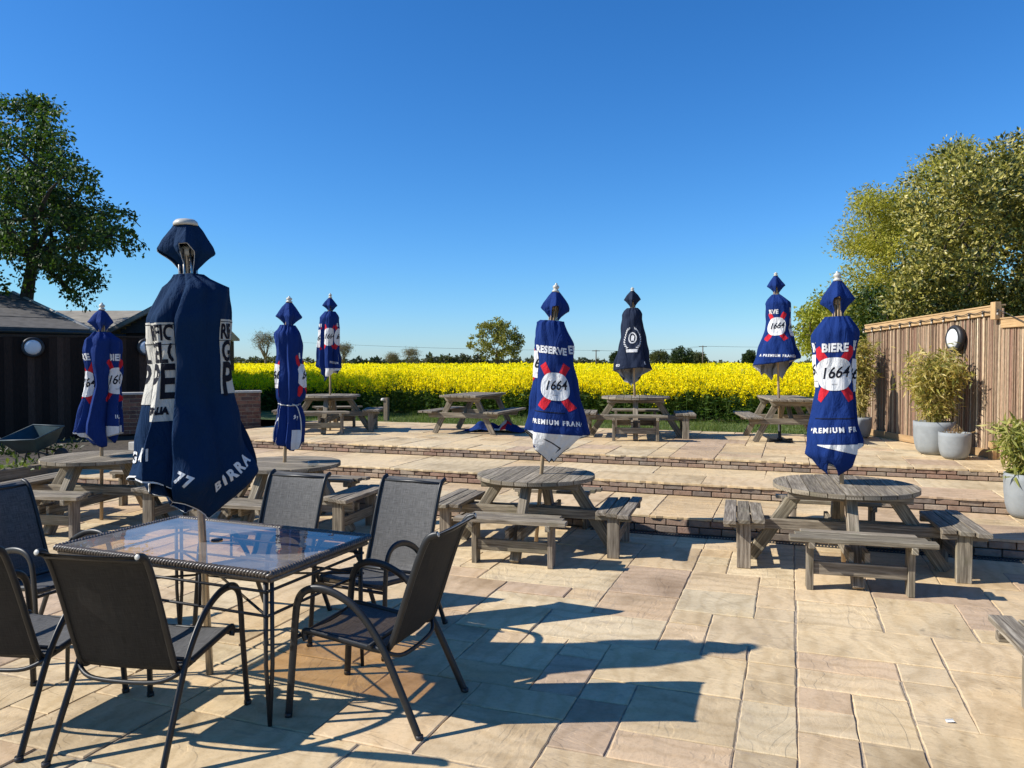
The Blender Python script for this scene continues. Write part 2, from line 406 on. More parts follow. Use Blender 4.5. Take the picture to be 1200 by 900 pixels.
STONES = [(0.60, 0.475, 0.315), (0.575, 0.455, 0.305), (0.61, 0.49, 0.335), (0.56, 0.45, 0.315), (0.565, 0.435, 0.30), (0.535, 0.40, 0.285),
          (0.46, 0.345, 0.265), (0.61, 0.51, 0.365), (0.545, 0.465, 0.34), (0.575, 0.435, 0.275), (0.615, 0.49, 0.325), (0.59, 0.49, 0.345), (0.60, 0.47, 0.32), (0.58, 0.46, 0.31)]
def lay(name, s0, s1, d0, d1, z, unit, sizes, weights, s_org, d_org, forced=(), parent=None, lip=0.0, skip=None, holdz=0.0):
    """random-coursed riven slabs with open joints, laid in real geometry"""
    ni, nj = int(round((s1-s0)/unit)), int(round((d1-d0)/unit))
    used = np.zeros((ni, nj), bool); V, F4, F, UV4, COL = [], [], [], [], []
    rnd = random.Random(name)
    b = MB()
    fc = [int(round((f-s0)/unit)) for f in forced]
    for j in range(nj):
        for i in range(ni):
            if used[i, j]: continue
            opts = []
            for (w, h), wt in zip(sizes, weights):
                if i+w > ni or j+h > nj or used[i:i+w, j:j+h].any(): continue
                if any(i < f < i+w for f in fc): continue
                opts.append(((w, h), wt))
            if not opts: opts = [((1, 1), 1)]
            (w, h) = rnd.choices([o[0] for o in opts], [o[1] for o in opts])[0]
            used[i:i+w, j:j+h] = True
            a0, a1 = s0+i*unit, s0+(i+w)*unit; b0, b1 = d0+j*unit, d0+(j+h)*unit
            if skip and skip((a0+a1)/2, (b0+b1)/2): continue
            g = rnd.uniform(0.0025, 0.0055)
            if rnd.random() < 0.10: g = 0.009
            zc = z + rnd.uniform(-0.0025, 0.0025); tx, ty = rnd.uniform(-.0022, .0022), rnd.uniform(-.0022, .0022)
            c0 = rnd.choice(STONES); k = rnd.uniform(0.92, 1.08); col = tuple((x*.85+m*.15)*k for x, m in zip(c0, (.60, .49, .335)))
            ring, inner = [], []
            corners = [(a0+g, b0+g), (a1-g, b0+g), (a1-g, b1-g), (a0+g, b1-g)]
            corners = [(p+rnd.uniform(-.004, .004), q+rnd.uniform(-.004, .004)) for p, q in corners]
            ms, md = (a0+a1)/2, (b0+b1)/2
            for e in range(4):
                p, q = corners[e], corners[(e+1) % 4]
                ln = math.hypot(q[0]-p[0], q[1]-p[1]); nseg = max(2, int(ln/0.07))
                for t in range(nseg):
                    u = t/nseg; wob = 0 if t == 0 else rnd.uniform(-.0035, .0035)
                    x, y = p[0]+(q[0]-p[0])*u, p[1]+(q[1]-p[1])*u
                    nx, ny = (q[1]-p[1])/ln, -(q[0]-p[0])/ln
                    o = wob
                    if lip and j == 0 and e == 0: o += lip + rnd.uniform(-.012, .010)
                    ring.append((x+nx*o, y+ny*o))
            bev = rnd.uniform(0.004, 0.008)
            for x, y in ring:
                dx, dy = ms-x, md-y; l = math.hypot(dx, dy); inner.append((x+dx/l*bev*1.3, y+dy/l*bev*1.3))
            ou, ov, swap = rnd.uniform(0, 50), rnd.uniform(0, 50), rnd.random() < 0.5
            def uvf(p): return (p[1]+ou, p[0]+ov) if swap else (p[0]+ou, p[1]+ov)
            hz = lambda p: zc + (p[0]-ms)*tx + (p[1]-md)*ty
            W = lambda p, zz: tuple(sd(p[0], p[1], zz))
            n = len(ring)
            b.face([W(p, hz(p)) for p in inner], [uvf(p) for p in inner], 0, col, False)
            for t in range(n):
                t2 = (t+1) % n
                b.face([W(ring[t], hz(ring[t])-0.004), W(ring[t2], hz(ring[t2])-0.004), W(inner[t2], hz(inner[t2])), W(inner[t], hz(inner[t]))],
                       [uvf(ring[t]), uvf(ring[t2]), uvf(inner[t2]), uvf(inner[t])], 0, col, False)
                b.face([W(ring[t], z-0.026), W(ring[t2], z-0.026), W(ring[t2], hz(ring[t2])-0.004), W(ring[t], hz(ring[t])-0.004)],
                       [uvf(ring[t]), uvf(ring[t2]), uvf(ring[t2]), uvf(ring[t])], 0, col, False)
    return b
SZ = [(3, 2), (4, 2), (2, 2), (2, 1), (3, 3), (1, 1), (3, 1), (2, 3), (1, 2)]; WT = [7, 3, 8, 7, 1.2, 2.0, 3, 4, 3]
low = lay('patio', 0.044-0.275*37, 0.044+0.275*22, D1-0.275*41-0.02, D1-0.02, 0.0, 0.275, SZ, WT, 0, 0, forced=(0.044,))
struct(low.build('patio', M['stone']))
def slab_base(name, s0, s1, d0, d1, z0, z1):
    b = MB(); c = sd((s0+s1)/2, (d0+d1)/2, (z0+z1)/2)
    b.box(c, (s1-s0, d1-d0, z1-z0), rz(-GA)); return struct(b.build(name, M['mortar']))
slab_base('patio_bed', -10.25, 6.3, D1-11.3, D1+0.1, -0.13, -0.008)
SL = -10.1
BRICKS = [(0.27, 0.18, 0.125), (0.31, 0.215, 0.15), (0.24, 0.175, 0.135), (0.34, 0.25, 0.175), (0.215, 0.17, 0.135), (0.32, 0.255, 0.19), (0.28, 0.175, 0.125)]
def brick_run(b, p0, p1, z0, courses, hgt, off=0.0, depth=0.10, proud=0.006, L=0.215, rng=random, pal=None):
    """a face of brickwork from p0 to p1, outer face on the line (the right side of p0->p1 is outside)"""
    d = (p1-p0); ln = d.length; d.normalize(); nrm = Vector((d.y, -d.x, 0))
    rot = along(d)
    for c in range(courses):
        x = -(0.5 if c % 2 else 0.0)*(L+0.01)
        while x < ln:
            a, e = max(0, x), min(ln, x+L)
            if e-a > 0.03:
                k = rng.uniform(0.8, 1.15); col = tuple(q*k for q in rng.choice(pal or BRICKS))
                pr = rng.uniform(-proud, proud)
                ctr = p0 + d*((a+e)/2) - nrm*(depth/2 - pr) + Vector((0, 0, z0 + c*hgt + hgt/2))
                b.box(ctr, (e-a, depth, hgt-0.011), rot @ rz(rng.uniform(-.008, .008)), col=col)
            x += L+0.01
steps = MB(); rg = random.Random(5)
for dd, za, zb in ((D1, 0.0, Z1), (D2, Z1, Z2), (D3, Z2, Z3)):
    hb = (zb-za-0.024)/2
    brick_run(steps, sd(SL, dd+0.004), sd(6.2, dd+0.004), za, 2, hb, rng=rg)
st = steps.build('steps', M['brick'], bevel=0.005); struct(st)
TS = [(2, 2), (3, 2), (4, 2), (3, 4), (2, 4), (4, 4), (2, 1)]; TW = [4, 6, 6, 5, 3, 4, 1]
for nm, dd, de, z in (('step_tread', D1, D2, Z1), ('step_tread', D2, D3, Z2), ('terrace', D3, D4, Z3)):
    u = (de-dd)/4 if nm == 'step_tread' else 0.304
    t = lay(nm+str(z), SL, SL+u*int(16.4/u), dd, dd+u*int(round((de-dd)/u)), z, u, TS if nm == 'step_tread' else SZ, TW if nm == 'step_tread' else WT, 0, 0, lip=0.012)
    struct(t.build(nm, M['stone']))
slab_base('step_core', SL+0.01, 6.2, D1+0.06, D2+0.08, -0.10, Z1-0.010)
slab_base('step_core', SL+0.012, 6.2, D2+0.06, D3+0.08, -0.10, Z2-0.010)
slab_base('terrace_core', SL+0.014, 6.2, D3+0.06, D4-0.02, -0.10, Z3-0.010)
# drain along the foot of the lowest step
dr = MB(); p = sd(-2.0, D1-0.055)
L0 = 8.0
dr.box(sd(2.0, D1-0.035, 0.004), (L0, 0.012, 0.012), rz(-GA)); dr.box(sd(2.0, D1-0.125, 0.004), (L0, 0.012, 0.012), rz(-GA))
for i in range(int(L0/0.03)):
    dr.box(sd(-2.0+0.015+i*0.03, D1-0.08, 0.003), (0.012, 0.078, 0.010), rz(-GA))
dr = dr.build('drain_channel', M['drain']); tag(dr, 'dark slotted metal drain grating along the foot of the lowest brick step', 'drain')

# lawn strip, field and bed
def sdpoly(name, pts, z, m):
    return flat(name, [sd(s, d) for s, d in pts], z, m)
sdpoly('lawn', [(-14, D4), (9, D4), (9, D5+0.8), (-14, D5+0.8)], Z3-0.03, M['lawn'])
f = sdpoly('field', [(-60, D5+0.4), (60, D5+0.4), (330, 420), (-330, 420)], Z3-0.06, M['field'])
# raised planting bed by the dark fence
bed = MB(); bp = [sd(-10.25, -1.5), sd(-10.25, 11.2), sd(-10.8, 16.4), sd(-30, 30), sd(-30, -1.5)]
bed.face([(p.x, p.y, 0.25) for p in bp]); struct(bed.build('planting_bed', M['soil']))
bl = MB()
q0 = sd(-10.25, 9.2)
slabm = MB()
sl = MB()
for k, (a, e) in enumerate(((2.0, 4.4), (4.41, 6.8), (6.81, 9.2))):
    o = MB(); o.box(sd(-10.165, (a+e)/2, 0.085), (0.15, e-a-0.01, 0.17), rz(-GA), col=(0.9, .88, .84)); o.box(sd(-10.17, (a+e)/2, 0.245), (0.15, e-a-0.012, 0.146), rz(-GA), col=(1, 1, 1))
    o = o.build('sleeper', M['sleeper'], bevel=0.008)
    tag(o, ['stacked timber sleepers edging the planting bed beside the dark fence, end nearest the patio front',
            'stacked timber sleepers edging the planting bed, middle length behind the left chairs',
            'stacked timber sleepers edging the planting bed, length that meets the brick steps'][k], 'sleeper', 'sleepers edging the raised bed')
# pale stone block that ends the second step by the bed
o = MB(); o.box(sd(-10.02, 9.75, 0.41), (0.16, 0.42, 0.17), rz(-GA)); o = o.build('stone_block', M['concrete'], bevel=0.012)
tag(o, 'pale stone block at the bed end of the brick steps behind the blue parasol', 'stone block')

# ------------------------------------------------------------------ cane fence on the sunny side
def cane_panel(p0, p1, zb, zt0, zt1, name, label, rail_b=True, thick=0.13):
    root = empty(name, (p0.x, p0.y, zb)); tag(root, label, 'fence', 'cane fence panels')
    root_i = Matrix.Translation(-Vector((p0.x, p0.y, zb)))
    d = p1-p0; d.z = 0; ln = d.length; d.normalize(); nrm = Vector((-d.y, d.x, 0))
    if nrm.x > 0: nrm = -nrm                       # towards the terrace
    loc = lambda a, out, z: d*a + nrm*out + Vector((0, 0, z-zb))
    rot = along(d); b = MB(); x = 0.0; rr = random.Random(name+label)
    while x < ln:
        w = rr.uniform(0.010, 0.034); zt = zt0+(zt1-zt0)*(x/ln)
        k = rr.uniform(0.4, 1.3); t = rr.random()
        c = ((0.36*k, 0.24*k, 0.155*k) if t < .5 else (0.50*k, 0.37*k, 0.235*k) if t < .72 else (0.27*k, 0.155*k, 0.105*k) if t < .9 else (0.60*k, .47*k, .32*k))
        h = zt-zb-0.03
        b.box(loc(x+w/2, rr.uniform(-.010, .012), zb+0.02+h/2), (w, 0.014, h), rot @ rx(rr.uniform(-.004, .004)) @ ry(rr.uniform(-.004, .004)), col=c); x += w*0.93
    b.build('cane_screen', M['cane'], root)
    # timber frame
    ang = math.atan2(zt1-zt0, ln); r2 = rot @ ry(-ang)
    f = MB(); f.box(loc(ln/2, 0.022, (zt0+zt1)/2-0.035), (ln, 0.045, 0.115), r2); f.box(loc(ln/2, 0.0, (zt0+zt1)/2+0.034), (ln, 0.11, 0.022), r2)
    f.build('top_rail', M['pine'], root, bevel=0.004)
    f = MB(); f.box(loc(ln/2, 0.022, zb+0.065), (ln, 0.05, 0.11), rot); f.build('bottom_rail', M['pine'], root, bevel=0.004)
    for za_, zc_ in ((zt1-0.16, zt1+.075), (zb+.0, zb+.24)):
        f = MB(); f.box(loc(ln-0.05, 0.055, (za_+zc_)/2), (0.10, 0.085, zc_-za_), rot); f.build('post', M['pine'], root, bevel=0.004)
    bk = MB(); bk.box(loc(ln/2, -0.04, (zb+min(zt0, zt1))/2), (ln-0.02, 0.02, min(zt0, zt1)-zb-0.1), rot, col=(.3, .25, .2)); bk.build('backing_board', M['dark_board'], root)
    return root
FA, FB, FC = Vector((6.44, 13.95, 0)), Vector((6.56, 10.30, 0)), Vector((6.62, 6.0, 0))
cane_panel(FA, FB, Z3, 2.42, 2.52, 'cane_fence', 'tall brown cane fence panel with pale timber frame behind the pots')
FE = MB()
cane_panel(FB+Vector((0.01, -0.02, 0)), FC, Z2-0.0, 2.335, 2.335, 'cane_fence', 'lower reddish cane fence panel beside the steps, stepping down from the taller one')
# festoon string along the top rails
root = empty('festoon_lights', (6.45, 13.9, 2.45)); tag(root, 'black festoon string with small bulbs clipped along the cane fence top', 'string lights')
ri = Vector((6.45, 13.9, 2.45)); cab = []
hooks = []
for i in range(13):
    t = i/12; p = FA.lerp(FB, t); z = 2.42+0.10*t
    hooks.append(Vector((p.x-0.065, p.y, z-0.02)))
for i in range(12):
    for j in range(5):
        t = j/5; p = hooks[i].lerp(hooks[i+1], t); p = p+Vector((0, 0, -0.025*4*t*(1-t))); cab.append(p-ri)
cab.append(hooks[-1]-ri)
for i in range(1, 9):
    cab.append(Vector((6.48+0.005*i, 10.25-0.5*i, 2.33-0.03*(i % 2)))-ri)
w = MB(); w.sweep(cab, 0.006, n=5); w.build('cable', M['wire'], root)
for h in hooks:
    w = MB(); w.lathe([(0.004, 0.0), (0.013, 0.005), (0.013, 0.035), (0.005, 0.04)], h-ri+Vector((0, 0, -0.05)), 8, col=(1, 1, 1)); bo = w.build('lamp_holder', M['wire'], root)
    g = MB(); g.lathe([(0.0, -0.035), (0.010, -0.03), (0.013, -0.018), (0.009, 0.0)], h-ri+Vector((0, 0, -0.05)), 10); g.build('bulb', M['bulb'], bo)

def bulkhead(loc, nrm, dia, label):
    n = Vector(nrm).normalized(); z = n; x = Vector((0, 0, 1)).cross(z).normalized(); y = z.cross(x)
    rot = Matrix((x, y, z)).transposed()
    root = empty('bulkhead_light', loc); tag(root, label, 'wall light', 'round bulkhead lights on the fences')
    r = dia/2
    b = MB(); b.lathe([(r*0.96, 0.0), (r, 0.02), (r, 0.055), (r*0.93, 0.075), (r*0.74, 0.085), (r*0.72, 0.07)], n=36, rot=rot); b.build('ring', M['black_plastic'], root)
    b = MB(); b.lathe([(r*0.735, 0.06), (r*0.72, 0.08), (r*0.55, 0.10), (r*0.3, 0.108), (0.0, 0.11)], n=36, rot=rot); b.build('diffuser', M['diffuser'], root)
    return root
p = atY(1122, 397, 11.2); bulkhead((6.49, 11.2, p.z), (-1, 0, 0), 0.40, 'round bulkhead light with grey ring on the tall cane fence above the pots')

# ------------------------------------------------------------------ dark fence, sheds, brick wall on the shady side
def dark_fence(p0, p1, zb, zt, label):
    root = empty('board_fence', (p0.x, p0.y, zb)); tag(root, label, 'fence')
    d = p1-p0; ln = d.length; d.normalize(); rot = along(d); b = MB(); x = 0; rr = random.Random(3)
    while x < ln:
        w = rr.uniform(0.11, 0.15); k = rr.choice((.45, .8, 1.0, 1.5)); h = zt-zb+rr.uniform(-.012, .012)
        b.box(d*(x+w/2)+Vector((0, 0, h/2)), (w*1.02, 0.022, h), rot @ rz(0.06), col=(0.050*k, 0.030*k, 0.021*k)); x += w
    b.build('boards', M['dark_board'], root)
    f = MB(); nrm = Vector((-d.y, d.x, 0))
    for z in (0.3, (zt-zb)*0.55, zt-zb-0.2): f.box(d*(ln/2)+nrm*0.045+Vector((0, 0, z)), (ln, 0.06, 0.08), rot, col=(.03, .02, .014))
    f.build('rails', M['dark_board'], root)
    f = MB(); f.box(d*(ln/2)+Vector((0, 0, zt-zb+0.028)), (ln, 0.07, 0.03), rot, col=(.055, .038, .027)); f.build('capping', M['dark_board'], root)
    return root
fd = Vector((2.5, 1.35, 0)).normalized()
fp = Vector((-10.0, 14.9, 0)); F0 = fp - fd*9; F1 = fp + fd*4.1
dark_fence(F0, F1, 0.2, 2.29, 'near black vertical board fence in shade in front of the shed roofs')
fn = Vector((fd.y, -fd.x, 0))
def on_fence(px, py):
    r = ray(px, py); o = Vector((0, 0, CAM_H)); k = (fp-o).dot(fn)/r.dot(fn); return o+r*k
p = on_fence(39, 407); bulkhead(p+fn*0.03, fn, 0.40, 'round bulkhead light on the dark fence under the black roof')
p = on_fence(172, 407); bulkhead(p+fn*0.03, fn, 0.38, 'round bulkhead light on the dark fence between the two blue parasols')

REDS = [(.17, .075, .05), (.20, .095, .06), (.14, .07, .05), (.23, .115, .075), (.12, .065, .05)]
def brick_wall(p0, p1, zb, zt, label):
    root = empty('brick_wall', (p0.x, p0.y, zb)); tag(root, label, 'wall')
    b = MB(); rr = random.Random(9); o = Vector((p0.x, p0.y, zb)); hh = 0.075; n = int((zt-zb-0.06)/hh)
    d = (p1-p0).normalized(); nr = Vector((d.y, -d.x, 0)); tk = 0.215
    a = p0-o; a.z = 0; e = p1-o; e.z = 0
    brick_run(b, a, e, 0, n, hh, rng=rr, proud=.003, pal=REDS); brick_run(b, e, e-nr*tk, 0, n, hh, rng=rr, proud=.003, pal=REDS); brick_run(b, e-nr*tk, a-nr*tk, 0, n, hh, rng=rr, proud=.003, pal=REDS); brick_run(b, a-nr*tk, a, 0, n, hh, rng=rr, proud=.003, pal=REDS)
    b.build('brickwork', M['brick'], root, bevel=0.003)
    c = MB(); c.box((a+e)/2-nr*tk/2+Vector((0, 0, n*hh/2)), ((e-a).length-0.02, tk-0.02, n*hh-0.004), along(d)); c.build('mortar_core', M['mortar'], root)
    c = MB(); c.box((a+e)/2-nr*tk/2+Vector((0, 0, n*hh+0.024)), ((e-a).length+0.05, tk+0.05, 0.045), along(d)); c.build('coping', M['concrete'], root, bevel=0.006)
brick_wall(Vector((-7.5, 14.55, 0)), Vector((-5.15, 15.72, 0)), Z3-0.06, Z3+0.82, 'low brown brick wall with pale coping at the end of the dark fence')

def shed(name, label, x0, x1, ye, yr, ze, zr, hip, mat, ytop=None):
    """roof slope facing the garden, hipped or gabled at its right end"""
    root = empty(name, (x0, ye, 0)); tag(root, label, 'shed'); o = Vector((x0, ye, 0))
    yb = 2*yr-ye; hx = x1-(hip if hip else 0)
    b = MB()
    b.box(Vector(((x0+x1)/2, (ye+yb)/2, (ze-0.08)/2))-o, (x1-x0-0.3, yb-ye-0.3, ze-0.08), col=(.04, .028, .02)); b.build('walls', M['dark_board'], root)
    r = MB(); E = 0.0
    A, B_, Cc, D_ = Vector((x0, ye, ze)), Vector((x1, ye, ze)), Vector((hx, yr, zr)), Vector((x0, yr, zr))
    Eb, Fb = Vector((x1, yb, ze)), Vector((x0, yb, ze)); T = Vector((0, 0, -0.07))
    tops = [[A, B_, Cc, D_], [Eb, Fb, D_, Cc]] + ([[B_, Eb, Cc]] if hip else [])
    for q in tops: r.face([p-o for p in q])
    r.face([p-o+T for p in (A, Fb, Eb, B_)]); r.face([A-o, A-o+T, B_-o+T, B_-o]); r.face([B_-o, B_-o+T, Eb-o+T, Eb-o])
    if not hip: r.face([B_-o, Eb-o, Cc-o]); r.face([B_-o+T, B_-o, Cc-o, Cc-o+T])
    r.face([A-o, D_-o, Fb-o])
    r.build('roof', mat, root)
    v = MB(); v.sweep([B_-o+Vector((0, 0, .01)), Cc-o+Vector((0, 0, .02))], 0.05, 0.03, n=6); v.build('verge', M['verge'], root)
    v = MB(); v.box((A+B_)/2-o+Vector((0, -0.02, -0.09)), (x1-x0, 0.03, 0.17), col=(.07, .05, .04)); v.build('fascia', M['dark_board'], root)
    v = MB(); v.sweep([A-o+Vector((0, -.07, -.05)), B_-o+Vector((-.05, -.07, -.06))], .05, .045, n=10); v.build('gutter', M['black_plastic'], root)
    return root
root = empty('shed', (0, 0, 0)); tag(root, 'shed with dark felt roof and pale verge behind the dark fence under the big tree', 'shed')
E_ = atY(106, 389, 18.0); e_ = Vector((.62, .78, 0)).normalized(); n_ = Vector((-e_.y, e_.x, 0)); R_ = Vector((*(E_+n_*4.77).to_tuple()[:2], atY(15, 345, 20.96).z)); Bk = Vector((*(E_+n_*9.5).to_tuple()[:2], E_.z))
root.location = (E_.x, E_.y, 0); o = Vector(root.location); bk_ = e_*-12
r = MB(); up = Vector((0, 0, .06))
for q in ([E_+bk_, E_, R_, R_+bk_], [Bk, Bk+bk_, R_+bk_, R_]): r.face([p-o+up for p in q]); r.face([p-o for p in reversed(q)])
r.face([E_-o, E_-o+up, R_-o+up, R_-o]); r.face([E_+bk_-o, E_-o, E_-o+up, E_+bk_-o+up]); r.build('roof', M['felt_dark'], root)
v = MB()
for k in range(1, 4):
    t = k/4; a_ = E_.lerp(R_, t); v.sweep([a_+bk_-o+up*1.05, a_-o+up*1.05], .012, .006, n=5)
v.build('felt_laps', M['felt_dark'], root)
v = MB(); v.sweep([E_-o+Vector((0, 0, .07)), R_-o+Vector((0, 0, .07))], 0.045, 0.03, n=6); v.build('verge', M['verge'], root)
v = MB(); v.box((E_+E_+bk_)/2-o-n_*.02+Vector((0, 0, -.09)), (12, .03, .18), along(e_), col=(.09, .06, .045)); v.build('fascia', M['dark_board'], root)
v = MB(); v.sweep([E_-o-n_*.07+Vector((0, 0, -.04)), E_+bk_-o-n_*.07+Vector((0, 0, -.03))], .05, .045, n=10); v.build('gutter', M['black_plastic'], root)
w_ = MB(); w_.box((E_+bk_*.5+n_*4.75)-o+Vector((0, 0, -E_.z/2-.05)), (11.8, 9.1, E_.z-.1), along(e_), col=(.04, .028, .02)); w_.build('walls', M['dark_board'], root)
pr = atY(57, 364, 24.5); pe = atY(100, 391, 22)
shed('shed', 'long shed with pale grey felt roof behind the black roofed one', atY(57, 364, 24.5).x-3, atY(225, 364, 23).x, 22, 24.5, pe.z, pr.z, 0, M['felt_tan'])
# dark gable end between the parasols
root = empty('gabled_shed', (0, 0, 0)); tag(root, 'dark boarded shed gable with sloping verge, half hidden by the big cream and blue parasol', 'shed')
a, b_, c_ = atY(126, 390, 20.5), atY(192, 355, 20.5), atY(236, 384, 20.5); rr = random.Random(4)
root.location = (a.x, 20.5, 0); o = Vector(root.location)
g = MB(); n = 9
for i in range(n):
    z0 = a.z+(b_.z-a.z)*i/n; z1 = a.z+(b_.z-a.z)*(i+1)/n; k = rr.uniform(.8, 1.2)
    w0 = (c_.x-a.x)*(1-i/n); w1 = w0; cx = b_.x
    g.box(Vector((cx, 20.55, (z0+z1)/2))-o, (max(.1, w0-0.15), 0.02, z1-z0+.01), rx(0.08), col=(.05*k, .045*k, .042*k))
g.box(Vector((b_.x, 20.7, a.z/2))-o, (c_.x-a.x-0.3, 0.1, a.z), col=(.04, .03, .022)); g.build('boards', M['dark_board'], root)
r = MB()
for e in (a, c_):
    q = [e, b_, b_+Vector((0, 1.0, 0)), e+Vector((0, 1.0, 0))]
    r.face([p-o+Vector((0, -0.12, 0.05)) for p in q]); r.face([p-o+Vector((0, -0.12, -0.02)) for p in reversed(q)])
    r.face([e-o+Vector((0, -.12, -.02)), b_-o+Vector((0, -.12, -.02)), b_-o+Vector((0, -.12, .05)), e-o+Vector((0, -.12, .05))])
r.build('roof', M['felt_dark'], root)
v = MB()
for e in (a, c_): v.sweep([e-o+Vector((0, -.14, -.03)), b_-o+Vector((0, -.14, -.03))], 0.07, 0.02, n=6, side=(0, 0, 1))
v.build('bargeboard', M['felt_tan'], root)

# wheelbarrow parked in the shade
wb = empty('wheelbarrow', at(45, 547, 0.25), 2.75); wb.scale = (.80, .80, .80); tag(wb, 'old teal wheelbarrow with black legs standing in shade by the dark fence', 'wheelbarrow')
def pan(sc=1.0, z=0.0):
    top = [(-.46, -.30), (.46, -.36), (.46, .36), (-.46, .30)]; bot = [(-.20, -.20), (.26, -.22), (.26, .22), (-.20, .20)]
    return [Vector((x*sc, y*sc, 0.62+z+(0.06 if x > 0 else 0.0))) for x, y in top], [Vector((x*sc, y*sc, 0.34+z)) for x, y in bot]
b = MB(); T, B_ = pan()
tilt = rx(-0.34) @ ry(0.1)
pv = Vector((0, 0, 0.40)); TT = lambda v: tilt @ (v-pv) + pv
T = [TT(v) for v in T]; B_ = [TT(v) for v in B_]; Ti, Bi = [v*0.985+Vector((0, 0, .012)) for v in T], [v+Vector((0, 0, .012)) for v in B_]
b.face(list(reversed(B_))); b.face(Bi)
for i in range(4):
    j = (i+1) % 4; b.face([B_[i], B_[j], T[j], T[i]]); b.face([Bi[j], Bi[i], Ti[i], Ti[j]])
rim = T+[T[0]]; b.sweep(rim, 0.014, n=6); b.build('tray', M['teal'], wb)
b = MB()
for sy in (-1, 1):
    b.sweep(smooth_path([(-.62, sy*.12, .22), (-.2, sy*.17, .30), (.3, sy*.22, .33), (.62, sy*.27, .52), (.80, sy*.28, .56)], 5), 0.017, n=8)
    b.sweep(smooth_path([(.02, sy*.19, .31), (.12, sy*.23, .02), (.26, sy*.23, .02), (.30, sy*.21, .32)], 6), 0.015, n=8)
b.build('frame', M['iron'], wb)
for sy in (-1, 1):
    b = MB(); b.sweep([(.74, sy*.278, .548), (.88, sy*.282, .575)], 0.024, n=8); b.build('handle_grip', M['rubber'], wb)
b = MB(); b.lathe([(.10, -.035), (.165, -.04), (.185, -.02), (.185, .02), (.165, .04), (.10, .035)], (-.62, 0, .19), 24, rot=rx(PI/2)); w_ = b.build('wheel', M['rubber'], wb)
b = MB(); b.lathe([(0.012, -.05), (.105, -.02), (.105, .02), (0.012, .05)], (-.62, 0, .19), 20, rot=rx(PI/2)); b.build('hub', M['iron'], w_)

# short timber post on the lawn edge, pale litter, ash tray
pp = at(453, 494, Z3-0.03); b = MB(); b.box((0, 0, .26), (.10, .10, .56)); ps = empty('timber_post', pp, -.3); tag(ps, 'short dark timber post with a pale round cap beside the lawn', 'post')
b.build('post_shaft', M['sleeper'], ps, bevel=.006); b = MB(); b.lathe([(0, -.03), (.05, -.025), (.055, 0), (.04, .03), (0, .04)], (-.07, -.03, .50), 14); b.build('round_cap', M['cap'], ps)
pp = at(1113, 845.5, 0.004); b = MB(); b.face([(-.022, -.009, 0), (.02, -.012, .004), (.023, .008, .001), (-.018, .01, .006)]); b.face([(-.018, .01, .006), (.023, .008, .001), (.02, .006, .012), (-.015, .008, .010)])
o = b.build('paper_scrap', M['paper']); o.location = pp; tag(o, 'tiny white paper scrap lying on a pale slab in front', 'litter')
# ------------------------------------------------------------------ picnic tables
def plank_disc(b, r, n, gap, z, th, ang=0.0):
    """round top sawn from planks"""
    w = 2*r/n
    for i in range(n):
        y0, y1 = -r+i*w+gap/2, -r+(i+1)*w-gap/2
        k = random.uniform(0.78, 1.15); col = (k, k*.985, k*.96); ou, ov = random.random()*9, random.random()*9
        e0, e1 = [], []
        for t in range(7):
            y = y0+(y1-y0)*t/6; x = math.sqrt(max(r*r-y*y, (0.12*r)**2)); e1.append((x, y)); e0.append((-x, y))
        ol = e1 + list(reversed(e0)); c, s = math.cos(ang), math.sin(ang)
        W = lambda p, zz: (p[0]*c-p[1]*s, p[0]*s+p[1]*c, zz)
        uv = lambda p: (p[0]+ou, p[1]+ov)
        b.face([W(p, z+th) for p in ol], [uv(p) for p in ol], 0, col); b.face([W(p, z) for p in reversed(ol)], [uv(p) for p in reversed(ol)], 0, col)
        for t in range(len(ol)):
            p, q = ol[t], ol[(t+1) % len(ol)]
            b.face([W(p, z), W(q, z), W(q, z+th), W(p, z+th)], [(p[0]+ou, ov+z), (q[0]+ou, ov+z+.02), (q[0]+ou, ov+z+th), (p[0]+ou, ov+z+th)], 0, col)
